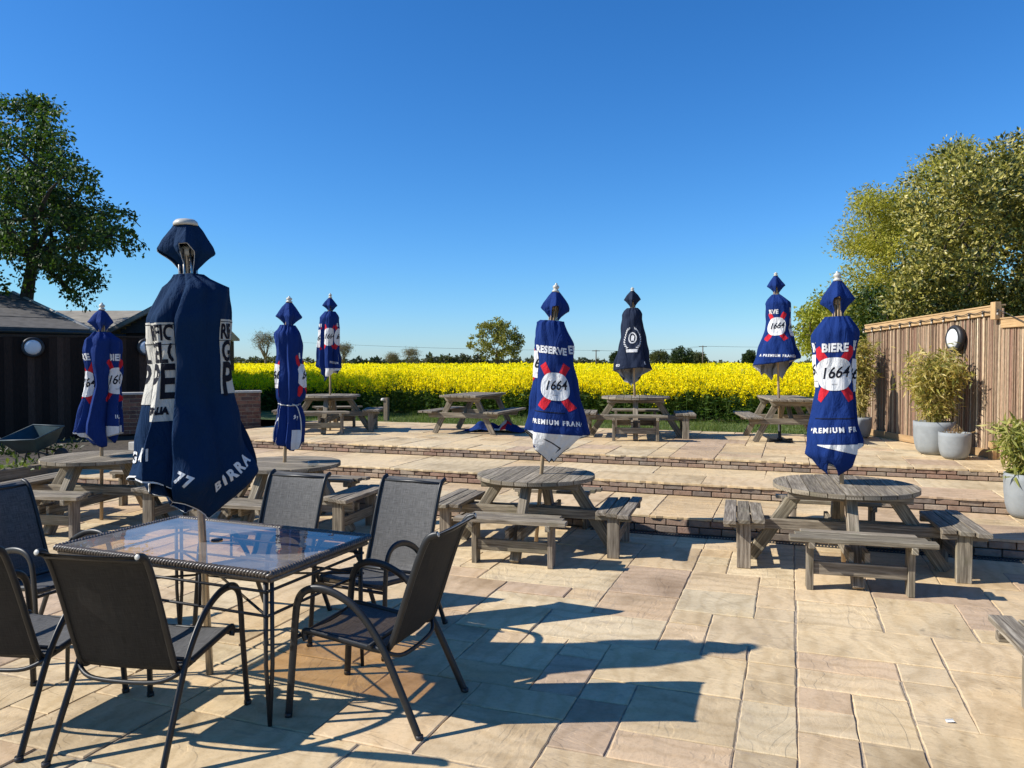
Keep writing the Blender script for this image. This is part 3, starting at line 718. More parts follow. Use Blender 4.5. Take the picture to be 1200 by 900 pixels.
def make_round_table():
    H, RT = 0.69, 0.60
    root = empty('round_picnic_table'); root['category'] = 'picnic table'; root['group'] = 'round picnic tables with four benches'
    b = MB(); plank_disc(b, RT, 9, 0.008, H-0.036, 0.036, R(90)); b.build('tabletop', M['wood'], root, bevel=.004)
    b = MB()
    for s in (-.28, .28): b.box((0, s, H-0.07), (0.98, 0.07, 0.062))
    b.build('batten', M['wood'], root, bevel=.004)
    for k, a in enumerate((0, 90)):
        b = MB(); r = rz(R(a)); z = 0.33 if k == 0 else 0.255
        for s in (-1, 1): b.box(r @ Vector((0, s*.058, z)), (1.72, 0.038, 0.09), r)
        b.build('cross_beam', M['wood'], root, bevel=.004)
    for k in range(4):
        r = rz(R(90*k)); p0, p1 = Vector((0.36, 0, H-0.045)), Vector((0.80, 0, 0.0)); d = p1-p0
        b = MB(); b.box(r @ ((p0+p1)/2), (d.length, 0.085, 0.105), r @ along(d)); b.build('leg', M['wood'], root, bevel=.005)
    for k in range(4):
        r = rz(R(90*k))
        b = MB(); zt = 0.425
        for i, (rad, ln) in enumerate(((0.735, 0.86), (0.85, 0.96), (0.965, 1.06))):
            b.box(r @ Vector((rad, 0, zt-0.018)), (0.105, ln*0.985, 0.036), r @ rz(random.uniform(-.012, .012)) @ ry(0.03*(i-1)), long=1)
        seat = b.build('bench_seat', M['wood'], root, bevel=.004)
        for s in (-1, 1):
            b = MB(); b.box(r @ Vector((0.85, s*.36, 0.192)), (0.115, 0.05, 0.384), r); b.box(r @ Vector((.85, s*.36, .366)), (.34, .046, .052), r @ rz(0.0)); b.build('bench_post', M['wood'], seat, bevel=.004)
        b = MB(); b.box(r @ Vector((0.872, 0, 0.17)), (0.03, 0.67, 0.10), r); b.build('stretcher', M['wood'], seat, bevel=.004)
    return root
def make_frame_table():
    H, LT = 0.72, 1.62
    root = empty('frame_picnic_table'); root['category'] = 'picnic table'; root['group'] = 'A-framed picnic tables on the terrace'
    b = MB(); n = 6; w = 0.72/n
    for i in range(n): b.box((-0.36+w*(i+.5), random.uniform(-.01, .01), H-0.019), (w-0.008, LT, 0.038))
    b.build('tabletop', M['wood'], root, bevel=.004)
    for y in (-.55, .55):
        b = MB(); b.box((0, y, H-0.08), (0.74, 0.045, 0.085), skew=lambda v: Vector((v.x*(0.86 if v.z < 0 else 1), v.y, v.z))); b.build('batten', M['wood'], root, bevel=.004)
        for s in (-1, 1):
            p0, p1 = Vector((s*.22, y+.046*s*.0+.044, H-0.04)), Vector((s*.58, y+.044, 0)); d = p1-p0
            b = MB(); b.box((p0+p1)/2, (d.length, 0.042, 0.10), along(d)); b.build('leg', M['wood'], root, bevel=.004)
        b = MB(); b.box((0, y, 0.345), (1.42, 0.042, 0.095), skew=lambda v: Vector((v.x*(0.93 if v.z < 0 else 1), v.y, v.z))); b.build('cross_bar', M['wood'], root, bevel=.004)
    b = MB()
    for s in (-1, 1):
        p0, p1 = Vector((0, s*.51, .33)), Vector((0, s*.12, H-.06)); d = p1-p0; b.box((p0+p1)/2, (d.length, .07, .04), along(d))
    b.build('brace', M['wood'], root, bevel=.004)
    for s in (-1, 1):
        b = MB()
        for i in range(3): b.box((s*(0.54+i*0.095), random.uniform(-.01, .01), 0.412), (0.088, LT, 0.036))
        b.build('bench_seat', M['wood'], root, bevel=.004)
    return root
tb = make_round_table(); G0 = -R(16)
LOC = {}
def put(first, p, rot, label, sc=None):
    if not first.get('used'):
        first['used'] = 1; first.location = p; first.rotation_euler = (0, 0, rot); first['label'] = label
        if sc: first.scale = sc
        return first
    o = dup(first, p, rot, label, sc); return o
P_MID = at(628, 637, 0); P_RIGHT = Vector((2.93, 6.74, 0)); P_LB = at(119, 609, 0); P_LM = Vector((-2.46, 8.25, 0))
P_T5 = Vector((-3.50, 14.75, Z3)); P_T7 = Vector((2.19, 13.6, Z3))
t_mid = put(tb, P_MID, G0, 'round weathered picnic table in mid patio under the parasol with white lining showing', (.96, .96, 1))
put(tb, P_RIGHT, G0+PI, 'large round weathered picnic table pierced by the parasol with the biggest white badge', (1.0, 1.0, 1.03))
put(tb, P_LB, G0+R(6), 'round picnic table by the timber sleepers, half in shade', (1.0, 1.0, 1.05))
put(tb, P_LM, G0+PI/2, 'round picnic table with a glass ashtray, behind the grey sling chairs', (1.0, 1.0, 1.02))
put(tb, P_T5, R(4), 'round picnic table on the terrace next to the short timber post')
put(tb, P_T7, R(171), 'round picnic table on the terrace under the slate parasol', (1, 1, 1.03))
put(tb, Vector((3.48, 3.25, 0)), G0, 'picnic table cut off by the picture edge, only a grey bench end in view', (1.1, 1.1, 1))
ft = make_frame_table(); ft['used'] = 0
ft2 = put(ft, Vector((-0.72, 14.5, Z3)), -R(19), 'A-framed picnic table on the terrace with a fallen parasol under it')
put(ft, Vector((4.66, 13.05, Z3)), -R(9), 'A-framed picnic table with a blue parasol standing in a black cross base')
for o in (tb, ft):
    if 'used' in o.keys(): del o['used']
for o in list(C.objects):
    if 'used' in o.keys(): del o['used']

# glass ash tray
ap = atY(367, 541, 7.95); ap.z = 0.69*1.02+0.004
b = MB(); b.lathe([(.03, 0), (.055, 0), (.06, .045), (.05, .045), (.045, .012), (0, .012)], n=20); o = b.build('ashtray', M['clear']); o.location = ap
tag(o, 'small clear glass ashtray on the round table behind the grey chairs', 'ashtray')

# ------------------------------------------------------------------ sling chairs
def make_chair():
    root = empty('sling_chair'); root['category'] = 'chair'; root['group'] = 'sling chairs round the glass table'
    rail = smooth_path([(0, .275, .385), (0, .285, .415), (0, .255, .432), (0, .05, .408), (0, -.14, .385), (0, -.195, .405), (0, -.235, .50), (0, -.315, .74), (0, -.375, .90), (0, -.41, .955), (0, -.455, .972)], 5)
    loop = smooth_path([(0, -.375, 0), (0, -.27, .22), (0, -.16, .43), (0, -.045, .572), (0, .06, .637), (0, .16, .662), (0, .245, .65), (0, .295, .60), (0, .315, .50), (0, .332, .28), (0, .352, 0)], 6)
    for s in (-1, 1):
        b = MB(); b.sweep([p+Vector((s*(.268 + .012*max(0, 1-p.z/.4)), 0, 0)) for p in loop], .0115, .020, n=10, side=(1, 0, 0)); fr = b.build('arm_frame', M['frame'], root)
        for y in (-.375, .352):
            b = MB(); b.lathe([(.016, 0), (.019, .002), (.0185, .022)], (s*.28, y, 0), 10); b.build('foot_cap', M['black_plastic'], fr)
    for s in (-1, 1):
        b = MB(); b.sweep([p+Vector((s*.238, 0, 0)) for p in rail], .012, .017, n=10, side=(1, 0, 0)); br = b.build('side_rail', M['frame'], root)
        b = MB(); e = rail[-1]+Vector((s*.238, 0, 0)); b.lathe([(.010, 0), (.0125, .0005), (.0115, .002), (0, .0025)], e, 12, rot=rx(R(72))); b.build('end_glint', M['cap'], br)  # pale disc stands in for the sun glint on the tube crest
    b = MB()
    b.sweep([(-.235, -.41, .945), (0, -.425, .948), (.235, -.41, .945)], .012, n=8); b.build('top_bar', M['frame'], root); b = MB()
    b.sweep([(-.235, .268, .405), (.235, .268, .405)], .010, n=8); b.build('seat_bar', M['frame'], root); b = MB()
    b.sweep(smooth_path([(-.26, -.19, .385), (-.15, -.23, .345), (.15, -.23, .345), (.26, -.19, .385)], 6), .011, n=8); b.build('rear_stretcher', M['frame'], root)
    for y, z in ((.325, .395), (-.10, .405)):
        b = MB(); b.sweep([(-.27, y, z), (.27, y, z)], .011, n=8); b.build('cross_bar', M['frame'], root)
    def sheet(path, name):
        nx = 9; b = MB(); P = []; Ls = [0]
        for i in range(1, len(path)): Ls.append(Ls[-1]+(path[i]-path[i-1]).length)
        for i, p in enumerate(path):
            t = (path[min(i+1, len(path)-1)]-path[max(i-1, 0)]).normalized(); nn = Vector((0, -t.z, t.y))
            if nn.y > 0 and abs(nn.y) > .3: nn = -nn
            if abs(nn.z) > .8 and nn.z > 0: nn = -nn
            row = []
            for k in range(nx+1):
                u = -1+2*k/nx; row.append((p + nn*(0.016*(1-u*u)*(1 if 2 < i < len(path)-3 else .3)) + Vector((u*.232, 0, 0)), nn, u, Ls[i]))
            P.append(row)
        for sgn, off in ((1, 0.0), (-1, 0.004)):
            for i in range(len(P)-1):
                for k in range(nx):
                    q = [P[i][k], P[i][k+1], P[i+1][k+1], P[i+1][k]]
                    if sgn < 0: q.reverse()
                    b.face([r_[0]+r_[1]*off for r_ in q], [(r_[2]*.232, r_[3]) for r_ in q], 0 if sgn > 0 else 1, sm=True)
        return b.build(name, [M['sling'], M['sling_back_shade']], root)
    i0 = min(range(len(rail)), key=lambda i: (rail[i]-Vector((0, -.175, .392))).length)
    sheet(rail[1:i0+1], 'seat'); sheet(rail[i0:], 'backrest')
    return root
ch = make_chair()
def put_chair(loc, face, label, first=[True]):
    rot = math.atan2(-face[0], face[1])
    if first[0]: first[0] = False; ch.location = loc; ch.rotation_euler = (0, 0, rot); ch['label'] = label; return ch
    return dup(ch, loc, rot, label)
TC = Vector((-1.685, 4.36, 0)); TU = Vector((-.925, .38, 0)).normalized(); TV = Vector((.38, .925, 0))
put_chair((-1.715, 3.66, 0), (.17, .985), 'dark sling chair seen from behind in front of the glass table')
put_chair((-2.42, 3.80, 0), (.16, .987), 'dark sling chair cut off by the picture edge, beside the one seen from behind')
put_chair((-3.02, 4.86, 0), (.93, -.36), 'sling chair in deep shade at the far end of the glass table')
put_chair((-1.70, 5.22, 0), (-.33, -.94), 'sunlit grey sling chair behind the glass table, its seat hidden')
put_chair((-0.87, 4.98, 0), (-.42, -.91), 'sunlit grey sling chair with seat in view behind the table corner')
put_chair((-0.70, 3.965, 0), (-.945, .325), 'dark sling chair at the table end seen side on, casting a long shadow')

# ------------------------------------------------------------------ glass table
def glass_table():
    root = empty('glass_table', TC, math.atan2(-TU.y, -TU.x)); tag(root, 'rectangular glass topped table with woven dark rim and thin black legs', 'table')
    HX, HY, H = .735, .435, .762
    b = MB(); b.box((0, 0, H), (2*HX-.02, 2*HY-.02, .006)); b.build('glass_top', M['glass'], root)
    per = [(-HX, -HY), (HX, -HY), (HX, HY), (-HX, HY)]; pts = []
    for i in range(4):
        p, q = Vector((*per[i], 0)), Vector((*per[(i+1) % 4], 0)); d = (q-p); n = int(d.length/.008)
        for t in range(n):
            pos = p+d*(t/n); pts.append((pos, d.normalized()))
    b = MB(); acc = 0
    for st in range(3):
        pa = []
        for i in range(len(pts)+1):
            pos, d = pts[i % len(pts)]; a = i*.008*2*PI/.06+st*2*PI/3; nr = Vector((d.y, -d.x, 0))
            pa.append(pos+nr*(.013*math.cos(a))+Vector((0, 0, H-.006+.012*math.sin(a))))
        b.sweep(pa, .0085, n=6, cap=False)
    b.build('woven_rim', M['wicker'], root)
    b = MB()
    for i in range(4):
        p, q = Vector((*per[i], H-.035))*1, Vector((*per[(i+1) % 4], H-.035)); p.x *= .985; q.x *= .985; p.y *= .975; q.y *= .975
        b.sweep([p, q], .012, .018, n=6)
    b.build('apron', M['wicker'], root)
    for sx in (-1, 1):
        for sy in (-1, 1):
            b = MB()
            for ox, oy in ((0, .022), (.022, 0)):
                b.sweep([(sx*(HX-.025-ox), sy*(HY-.025-oy), H-.02), (sx*(HX-.025-ox), sy*(HY-.025-oy), .30), (sx*(HX-.03), sy*(HY-.03), 0.0)], .0105, n=8)
            b.build('leg', M['iron'], root)
    b = MB()
    for z, k in ((.665, .96), (.545, .96)):
        c = [(sx*HX*k, sy*HY*k, z) for sx, sy in ((-1, -1), (1, -1), (1, 1), (-1, 1))]
        for i in range(4): b.sweep([c[i], c[(i+1) % 4]], .008, n=6)
    for sy in (-1, 1):
        for x in (-.28, .28): b.sweep([(x, sy*HY*.96, .545), (x, sy*HY*.96, H-.03)], .008, n=6)
    for sx in (-1, 1):
        for sy in (-1, 1): b.sweep([(sx*.045, sy*.03, .575), (sx*HX*.94, sy*HY*.94, .545)], .007, n=6)
    ring = [(.05*math.cos(t), .05*math.sin(t), .575) for t in np.linspace(0, 2*PI, 21)]
    b.sweep(ring, .007, n=6, cap=False); b.build('brace_rails', M['iron'], root)
    b = MB(); b.lathe([(.022, 0), (.032, .002), (.032, .008), (.022, .010)], (0, 0, H+.002), 20); b.build('pole_collar', M['black_plastic'], root)
glass_table()
# ------------------------------------------------------------------ closed parasols
_TXT = {}
def text_tris(s, size, bold=0.0, shear=0.0, maxe=0.012, wide=1.0, space=1.0):
    key = (s, size, bold, shear, maxe, wide, space)
    if key in _TXT: return _TXT[key]
    cu = bpy.data.curves.new('lettering', 'FONT'); cu.body = s; cu.size = size; cu.align_x = 'CENTER'; cu.align_y = 'CENTER'
    cu.offset = bold; cu.shear = shear; cu.space_character = space; cu.resolution_u = 3
    o = bpy.data.objects.new('lettering', cu); C.objects.link(o)
    dg = bpy.context.evaluated_depsgraph_get(); me = bpy.data.meshes.new_from_object(o.evaluated_get(dg))
    bpy.data.objects.remove(o); bm = bmesh.new(); bm.from_mesh(me); bpy.data.meshes.remove(me)
    for v in bm.verts: v.co.x *= wide
    t = refine(bm, maxe); bm.free(); bpy.data.curves.remove(cu); _TXT[key] = t; return t
def refine(bm, maxe):
    bmesh.ops.triangulate(bm, faces=bm.faces[:])
    for _ in range(4):
        e = [x for x in bm.edges if x.calc_length() > maxe]
        if not e: break
        bmesh.ops.subdivide_edges(bm, edges=e, cuts=1); bmesh.ops.triangulate(bm, faces=bm.faces[:])
    out = []
    for f in bm.faces:
        q = [(v.co.x, v.co.y) for v in f.verts]
        if (q[1][0]-q[0][0])*(q[2][1]-q[0][1])-(q[1][1]-q[0][1])*(q[2][0]-q[0][0]) < 0: q.reverse()
        out.append(q)
    return np.array(out, float)
def poly_tris(pts, maxe=0.02):
    bm = bmesh.new(); bm.faces.new([bm.verts.new((*p, 0)) for p in pts]); t = refine(bm, maxe); bm.free(); return t
def disc_pts(rx_, ry_, n=40, sq=2.4):
    out = []
    for i in range(n):
        a = 2*PI*i/n; c, s = math.cos(a), math.sin(a)
        out.append((rx_*math.copysign(abs(c)**(2/sq), c), ry_*math.copysign(abs(s)**(2/sq), s)))
    return out

class Cloth:
    """a hanging sheet round a pole: silhouette profile, hem heights, lobes with sharp valleys between them"""
    def __init__(s, prof, hem, lobes, ztop, amp=(.12, .38), depth=.8, twist=0.0, seed=1, wr=.012, flat=()):
        p = sorted(prof); s.pz = np.array([q[0] for q in p]); s.pl = np.array([q[1] for q in p]); s.pr = np.array([q[2] for q in p])
        h = sorted((a % 360, z) for a, z in hem); s.ha = np.array([h[-1][0]-360]+[a for a, _ in h]+[h[0][0]+360]); s.hz = np.array([h[-1][1]]+[z for _, z in h]+[h[0][1]])
        s.lb = sorted(l % 360 for l in lobes); s.zt = ztop; s.amp = amp; s.depth = depth; s.tw = twist; s.wr = wr
        r = np.random.default_rng(seed); s.ph = r.uniform(0, 6.28, 12); s.la = r.uniform(.7, 1.25, len(s.lb)); s.zb = min(s.hz)
        s.vk = np.where(r.random(len(s.lb)) < .5, r.uniform(.18, .34, len(s.lb)), r.uniform(.66, .82, len(s.lb))); s.ex = r.uniform(.72, 1.15, len(s.lb)); s.fl = np.zeros(len(s.lb))
        for a, m in flat: i = s.lb.index(a); s.la[i] = m; s.vk[i] = .5; s.ex[i] = 1.35; s.fl[i] = 1
    def hemz(s, th): return np.interp(np.asarray(th) % 360, s.ha, s.hz)
    def P(s, th, z):
        th = np.asarray(th, float); z = np.asarray(z, float)
        L, Rr = np.interp(z, s.pz, s.pl), np.interp(z, s.pz, s.pr)
        t = np.clip((s.zt-z)/(s.zt-s.zb), 0, 1)
        cx, w = (L+Rr)/2, (Rr-L)/2
        q = (th + s.tw*t*np.sin(2*np.radians(th)+s.ph[0])) % 360
        lb = np.array(s.lb+[s.lb[0]+360]); q2 = np.where(q < lb[0], q+360, q)
        k = np.clip(np.searchsorted(lb, q2, side='right')-1, 0, len(s.lb)-1)
        fr = (q2-lb[k])/(lb[k+1]-lb[k]); gap = np.clip((lb[k+1]-lb[k])/60, .5, 1.3)
        am = np.minimum(.82, (s.amp[0]+(s.amp[1]-s.amp[0])*np.minimum(1, t*1.5))*s.la[k]*gap)
        u_ = np.where(fr < s.vk[k], fr/s.vk[k], (1-fr)/(1-s.vk[k])); f = 1-am*u_**s.ex[k]
        tr = np.radians(th)
        f = f*(1 + s.wr*np.sin(5*tr+9*t+s.ph[1]+2*np.sin(7*t+s.ph[4])) + s.wr*.7*np.sin(11*tr-14*t+s.ph[2]) + s.wr*.8*np.sin(3*tr+23*t+s.ph[3]+2*np.sin(2*tr)) + s.wr*.5*np.sin(7*tr+31*t+s.ph[8]+3*np.sin(3*tr+s.ph[9])))
        nk = np.exp(-t/.07); f = f*(1 + nk*s.wr*3*np.sin(9*tr+s.ph[5]) + nk*s.wr*2.4*np.sin(15*tr+s.ph[6]) + s.wr*2.2*np.exp(-((t-.14-.03*np.sin(2*tr))/.045)**2)*np.sin(2*tr+s.ph[7]))
        lean = .16*am*np.sin(2*PI*fr)*np.sign(.5-s.vk[k])*(1-s.fl[k])
        x = cx + w*(np.cos(tr)*f - np.sin(tr)*lean); y = w*s.depth*(np.sin(tr)*f + np.cos(tr)*lean)
        return np.stack([x, y, z+0*x], -1)
    def nrm(s, th, z):
        a = s.P(th+.8, z)-s.P(th-.8, z); b = s.P(th, z+.006)-s.P(th, z-.006)
        n = np.cross(a, b); n /= np.maximum(np.linalg.norm(n, axis=-1, keepdims=True), 1e-9); return n
    def arc(s, th0, z0):
        a = np.arange(th0-170, th0+170.1, .5); p = s.P(a, np.full(len(a), z0)); d = np.concatenate([[0], np.cumsum(np.linalg.norm(np.diff(p, axis=0), axis=1))])
        return a, d-np.interp(th0, a, d)
    def build(s, name, mats, parent, decals=(), nt=200, nz=48, border=None, border_h=None):
        """mats: [outside, lining, ...prints]; decals: (tris (n,3,2) th/z, material index, layer)"""
        th = np.arange(nt)*360/nt; tt = np.linspace(0, 1, nz)
        hz = s.hemz(th); Z = s.zt + (hz-s.zt)[None, :]*tt[:, None]; TH = np.broadcast_to(th, Z.shape)
        P = s.P(TH, Z); n = s.nrm(TH, Z); V = [P.reshape(-1, 3), (P-n*.0035).reshape(-1, 3)]; F, MI = [], []
        i = np.arange(nz-1)[:, None]*nt; k = np.arange(nt)[None, :]; k2 = (k+1) % nt
        q = np.stack([i+k, i+nt+k, i+nt+k2, i+k2], -1).reshape(-1, 4)
        F.append(q); mo = np.zeros((nz-1, nt), int)
        F4 = [q, (q+nt*nz)[:, ::-1]]; M4 = [mo.ravel(), np.ones(q.shape[0], int)]
        e = np.arange(nt); e2 = (e+1) % nt; o = (nz-1)*nt; rim = np.stack([o+e, o+nt*nz+e, o+nt*nz+e2, o+e2], -1)
        F4.append(rim); M4.append(np.full(nt, border if border is not None else 0))
        base = 2*nt*nz
        if border is not None and border > 1:
            zz = np.stack([hz+(.014 if border_h is None else border_h), hz+.002]); tb = np.broadcast_to(th, zz.shape); pb = s.P(tb, zz)-s.nrm(tb, zz)*.006; V.append(pb.reshape(-1, 3))
            F4.append(np.stack([base+e, base+e2, base+nt+e2, base+nt+e], -1)); M4.append(np.full(nt, border)); base += 2*nt
        V3 = []; F3 = []; M3 = []
        for tr, mi, lay_ in decals:
            if len(tr) == 0: continue
            p = s.P(tr[..., 0], tr[..., 1]) + s.nrm(tr[..., 0], tr[..., 1])*(.0025+.0022*lay_)
            m = len(tr); V3.append(p.reshape(-1, 3)); F3.append(np.arange(3*m).reshape(-1, 3)+base); M3.append(np.full(m, mi)); base += 3*m
        faces = F4+F3
        return mesh_np(name, np.concatenate(V+V3), faces, mats, np.concatenate(M4+M3), smooth=True, parent=parent)
    def place(s, tr, th0, z0, ang=0.0, clip=None):
        """flat print (metres) -> (theta, z) round the cloth"""
        c, sn = math.cos(R(ang)), math.sin(R(ang)); u = tr[..., 0]*c-tr[..., 1]*sn; v = tr[..., 0]*sn+tr[..., 1]*c
        a, d = s.arc(th0, z0); th = np.interp(u, d, a); z = z0+v
        keep = (z > s.hemz(th)+.004).all(1) & (z < s.zt-.01).all(1)
        if clip: keep &= (th > clip[0]).all(1) & (th < clip[1]).all(1)
        keep &= (th.max(1)-th.min(1)) < 25
        return np.stack([th, z], -1)[keep]
    def band(s, a0, a1, z0, z1, na=None, nz=8, slope=None):
        """print covering an angular range; z0/z1 may be functions of theta"""
        na = na or max(2, int((a1-a0)/2.2)); A = np.linspace(a0, a1, na+1); out = []
        f0 = z0 if callable(z0) else (lambda t: z0); f1 = z1 if callable(z1) else (lambda t: z1)
        G = np.array([[(a, f0(a)+(f1(a)-f0(a))*j/nz) for a in A] for j in range(nz+1)])
        p, q, r, w = G[:-1, :-1], G[:-1, 1:], G[1:, 1:], G[1:, :-1]
        t = np.concatenate([np.stack([p, q, r], 2).reshape(-1, 3, 2), np.stack([p, r, w], 2).reshape(-1, 3, 2)])
        t[..., 1] = np.maximum(t[..., 1], s.hemz(t[..., 0])); return t[(t[..., 1].max(1)-t[..., 1].min(1)) > 1e-5]

PAR_GROUP = 'closed parasols'
def parasol(label, base, topx, topy, body, hem, cap, caphem, lobes, neck, mats, prints, wood=True, fin=True, poler=.019,
            caplobes=(0, 90, 180, 270), amp=(.12, .38), depth=.8, seed=1, twist=10, cord=None, flat=(), foot=False, capamp=(.16, .42), captop=None, border=None, ribs=5):
    bx = Vector(base); phi = math.atan2(-bx.x, bx.y)
    vd = Vector((bx.x, bx.y, 0)).normalized()
    def onplane(px, py):
        r = ray(px, py); k = math.hypot(bx.x, bx.y)/(r.dot(vd)); return Vector((0, 0, CAM_H)) + r*k
    tp = onplane(topx, topy); rel = rz(-phi) @ (tp-bx); lean = math.atan2(rel.x, rel.z)
    root = empty('closed_parasol', bx); root.rotation_euler = (0, lean, phi)
    tag(root, label, 'parasol', PAR_GROUP)
    inv = (rz(phi) @ ry(lean)).inverted()
    L = lambda px, py: inv @ (onplane(px, py)-bx)
    H = L(topx, topy).z
    zof = lambda py: L(topx+(base_px[0]-topx)*(py-topy)/max(1, (base_px[1]-topy)), py).z
    base_px = (600+900*bx.x/bx.y, 425+900*(CAM_H-bx.z)/bx.y)
    prof = []
    for y, l, r in body: a, b = L(l, y), L(r, y); prof.append(((a.z+b.z)/2, a.x, b.x))
    cl = Cloth(prof, [(a, zof(y)) for a, y in hem], lobes, zof(neck), amp, depth, twist, seed, .024, flat)
    dec = prints(cl, zof) if prints else []
    can = cl.build('canopy', mats, root, dec, border=border, border_h=None if fin else .005)
    if cord:
        y0 = zof(cord); ths = np.arange(0, 361, 4.); p = cl.P(ths, np.full(len(ths), y0)+.015*np.sin(np.radians(ths))); c2 = p[:, :2].mean(0)
        p[:, :2] = (p[:, :2]-c2)*1.0+c2
        n_ = cl.nrm(ths, np.full(len(ths), y0)); p = p+n_*.006
        b = MB(); b.sweep([tuple(q) for q in p], .006, n=6, cap=False)
        e = cl.P(np.array([290.]), np.array([y0]))[0]
        b.sweep(smooth_path([e+np.array([0, -.01, 0]), e+np.array([.05, -.03, -.03]), e+np.array([.09, -.02, -.16]), e+np.array([.10, -.02, -.30])], 5), .006, n=6)
        b.build('tie_cord', M['white_canvas'], root)
    prof = []
    for y, l, r in cap: a, b = L(l, y), L(r, y); prof.append(((a.z+b.z)/2, a.x, b.x))
    cc = Cloth(prof, [(a, zof(y)) for a, y in caphem], caplobes, max(p[0] for p in prof), capamp, .85, 4, seed+5, .006)
    cc.ex[:] = .70; cc.vk[:] = .5; cc.la[:] = 1.0; cc.fl[:] = 1
    vc = cc.build('vent_cap', mats, root, [], nt=120, nz=20, border=border, border_h=.005)
    # pole, hub, ribs, finial
    ct = max(p[0] for p in prof)
    b = MB(); b.sweep([(0, 0, .0), (0, 0, ct)], poler, n=14, col=(1, 1, 1)); b.build('pole', M['polewood'] if wood else M['steel'], root)
    zn = zof(neck); b = MB(); b.lathe([(poler+.002, zn+.10), (poler+.022, zn+.11), (poler+.022, zn+.15), (poler+.002, zn+.16)], n=16); b.build('hub', M['polewood'] if wood else M['cap'], root)
    for i in range(ribs):
        a = R(200+i*140/(ribs-1) if ribs > 1 else 270)
        b = MB(); b.sweep([((poler+.018)*math.cos(a), (poler+.018)*math.sin(a), zn+.14), ((poler+.028)*math.cos(a), (poler+.028)*math.sin(a), zn-.02), ((poler+.012)*math.cos(a), (poler+.012)*math.sin(a), zof(hem[0][1])+.15)], .008, .006, n=6); b.build('rib', M['polewood'] if wood else M['steel'], root)
    b = MB()
    if fin:
        f = H-ct; b.lathe([(.034, 0), (.036, f*.16), (.026, f*.24), (.020, f*.32), (.030, f*.46), (.033, f*.60), (.020, f*.76), (.009, f*.84), (.012, f*.93), (0, f)], (0, 0, ct-.004), 16)
    else:
        r = captop or .07; b.lathe([(r*.97, -.012), (r, .0), (r*.95, .010), (r*.75, .022), (r*.3, .028), (0, .029)], (0, 0, ct-.002), 28)
    b.build('finial', M['cap'], root)
    if foot:
        ft_ = MB()
        for k in range(2): ft_.box((0, 0, .02), (.52, .05, .035), rz(R(45+90*k)-0*phi))
        ft_.lathe([(.05, .0375), (.04, .06), (.026, .07), (.026, .36), (.02, .36)], n=16); ft_.build('cross_base', M['iron'], root)
    return root, cl, zof

NAVY = [M['navy'], M['white_canvas'], M['white_print'], M['red_print'], M['black_print']]
def brand_print(logo=None, top=(), low=(), edges=(), badge=(.15, .145), num='1664', ribbon=True, side=(), seam=None, piping=None):
    """logo: (theta, py); top/low: (text, theta, py, size, ang, clip)"""
    def f(cl, zof):
        d = []
        for th, py, clip in ([logo] if logo else [])+list(side):
            z = zof(py); rb, rr = badge
            if ribbon:
                for a in (58, -58, 122, -122):
                    d.append((cl.place(poly_tris([(rb*.94, -.035), (rb*1.8, -.040), (rb*1.8, .040), (rb*.94, .035)], .012), th, z, a, clip), 3, 0))
            d.append((cl.place(poly_tris(disc_pts(rb, rr), .014), th, z, 0, clip), 2, 1.2))
            d.append((cl.place(text_tris(num, rb*.92, .002, .35, .015, .85), th, z+.008, 4, clip), 4, 2.4))
            d.append((cl.place(text_tris('BLANC', rb*.10, 0, 0, .02), th, z-rr*.62, 0, clip), 4, 2.4))
        for tx, th, py, size, ang, clip in top: d.append((cl.place(text_tris(tx, size, .0045, 0, .02, .85, 1.08), th, zof(py), ang, clip), 2, 1))
        for tx, th, py, size, ang, clip in low: d.append((cl.place(text_tris(tx, size, .003, 0, .02, .95, 1.35), th, zof(py), ang, clip), 2, 1))
        for a0, a1, y0, y1, mi in edges: d.append((cl.band(a0, a1, (lambda t, y=y1: zof(y(t))) if callable(y1) else zof(y1), (lambda t, y=y0: zof(y(t))) if callable(y0) else zof(y0)), mi, .6))
        if piping: d.append((cl.band(piping[0], piping[1], lambda t: cl.hemz(t)+.0005, lambda t: cl.hemz(t)+.014, nz=1), 4, 1.6))
        if seam: d.append((cl.band(seam[0], seam[1], zof(seam[2]+1.0), zof(seam[2]), nz=1), 4, .5))
        return d
    return f

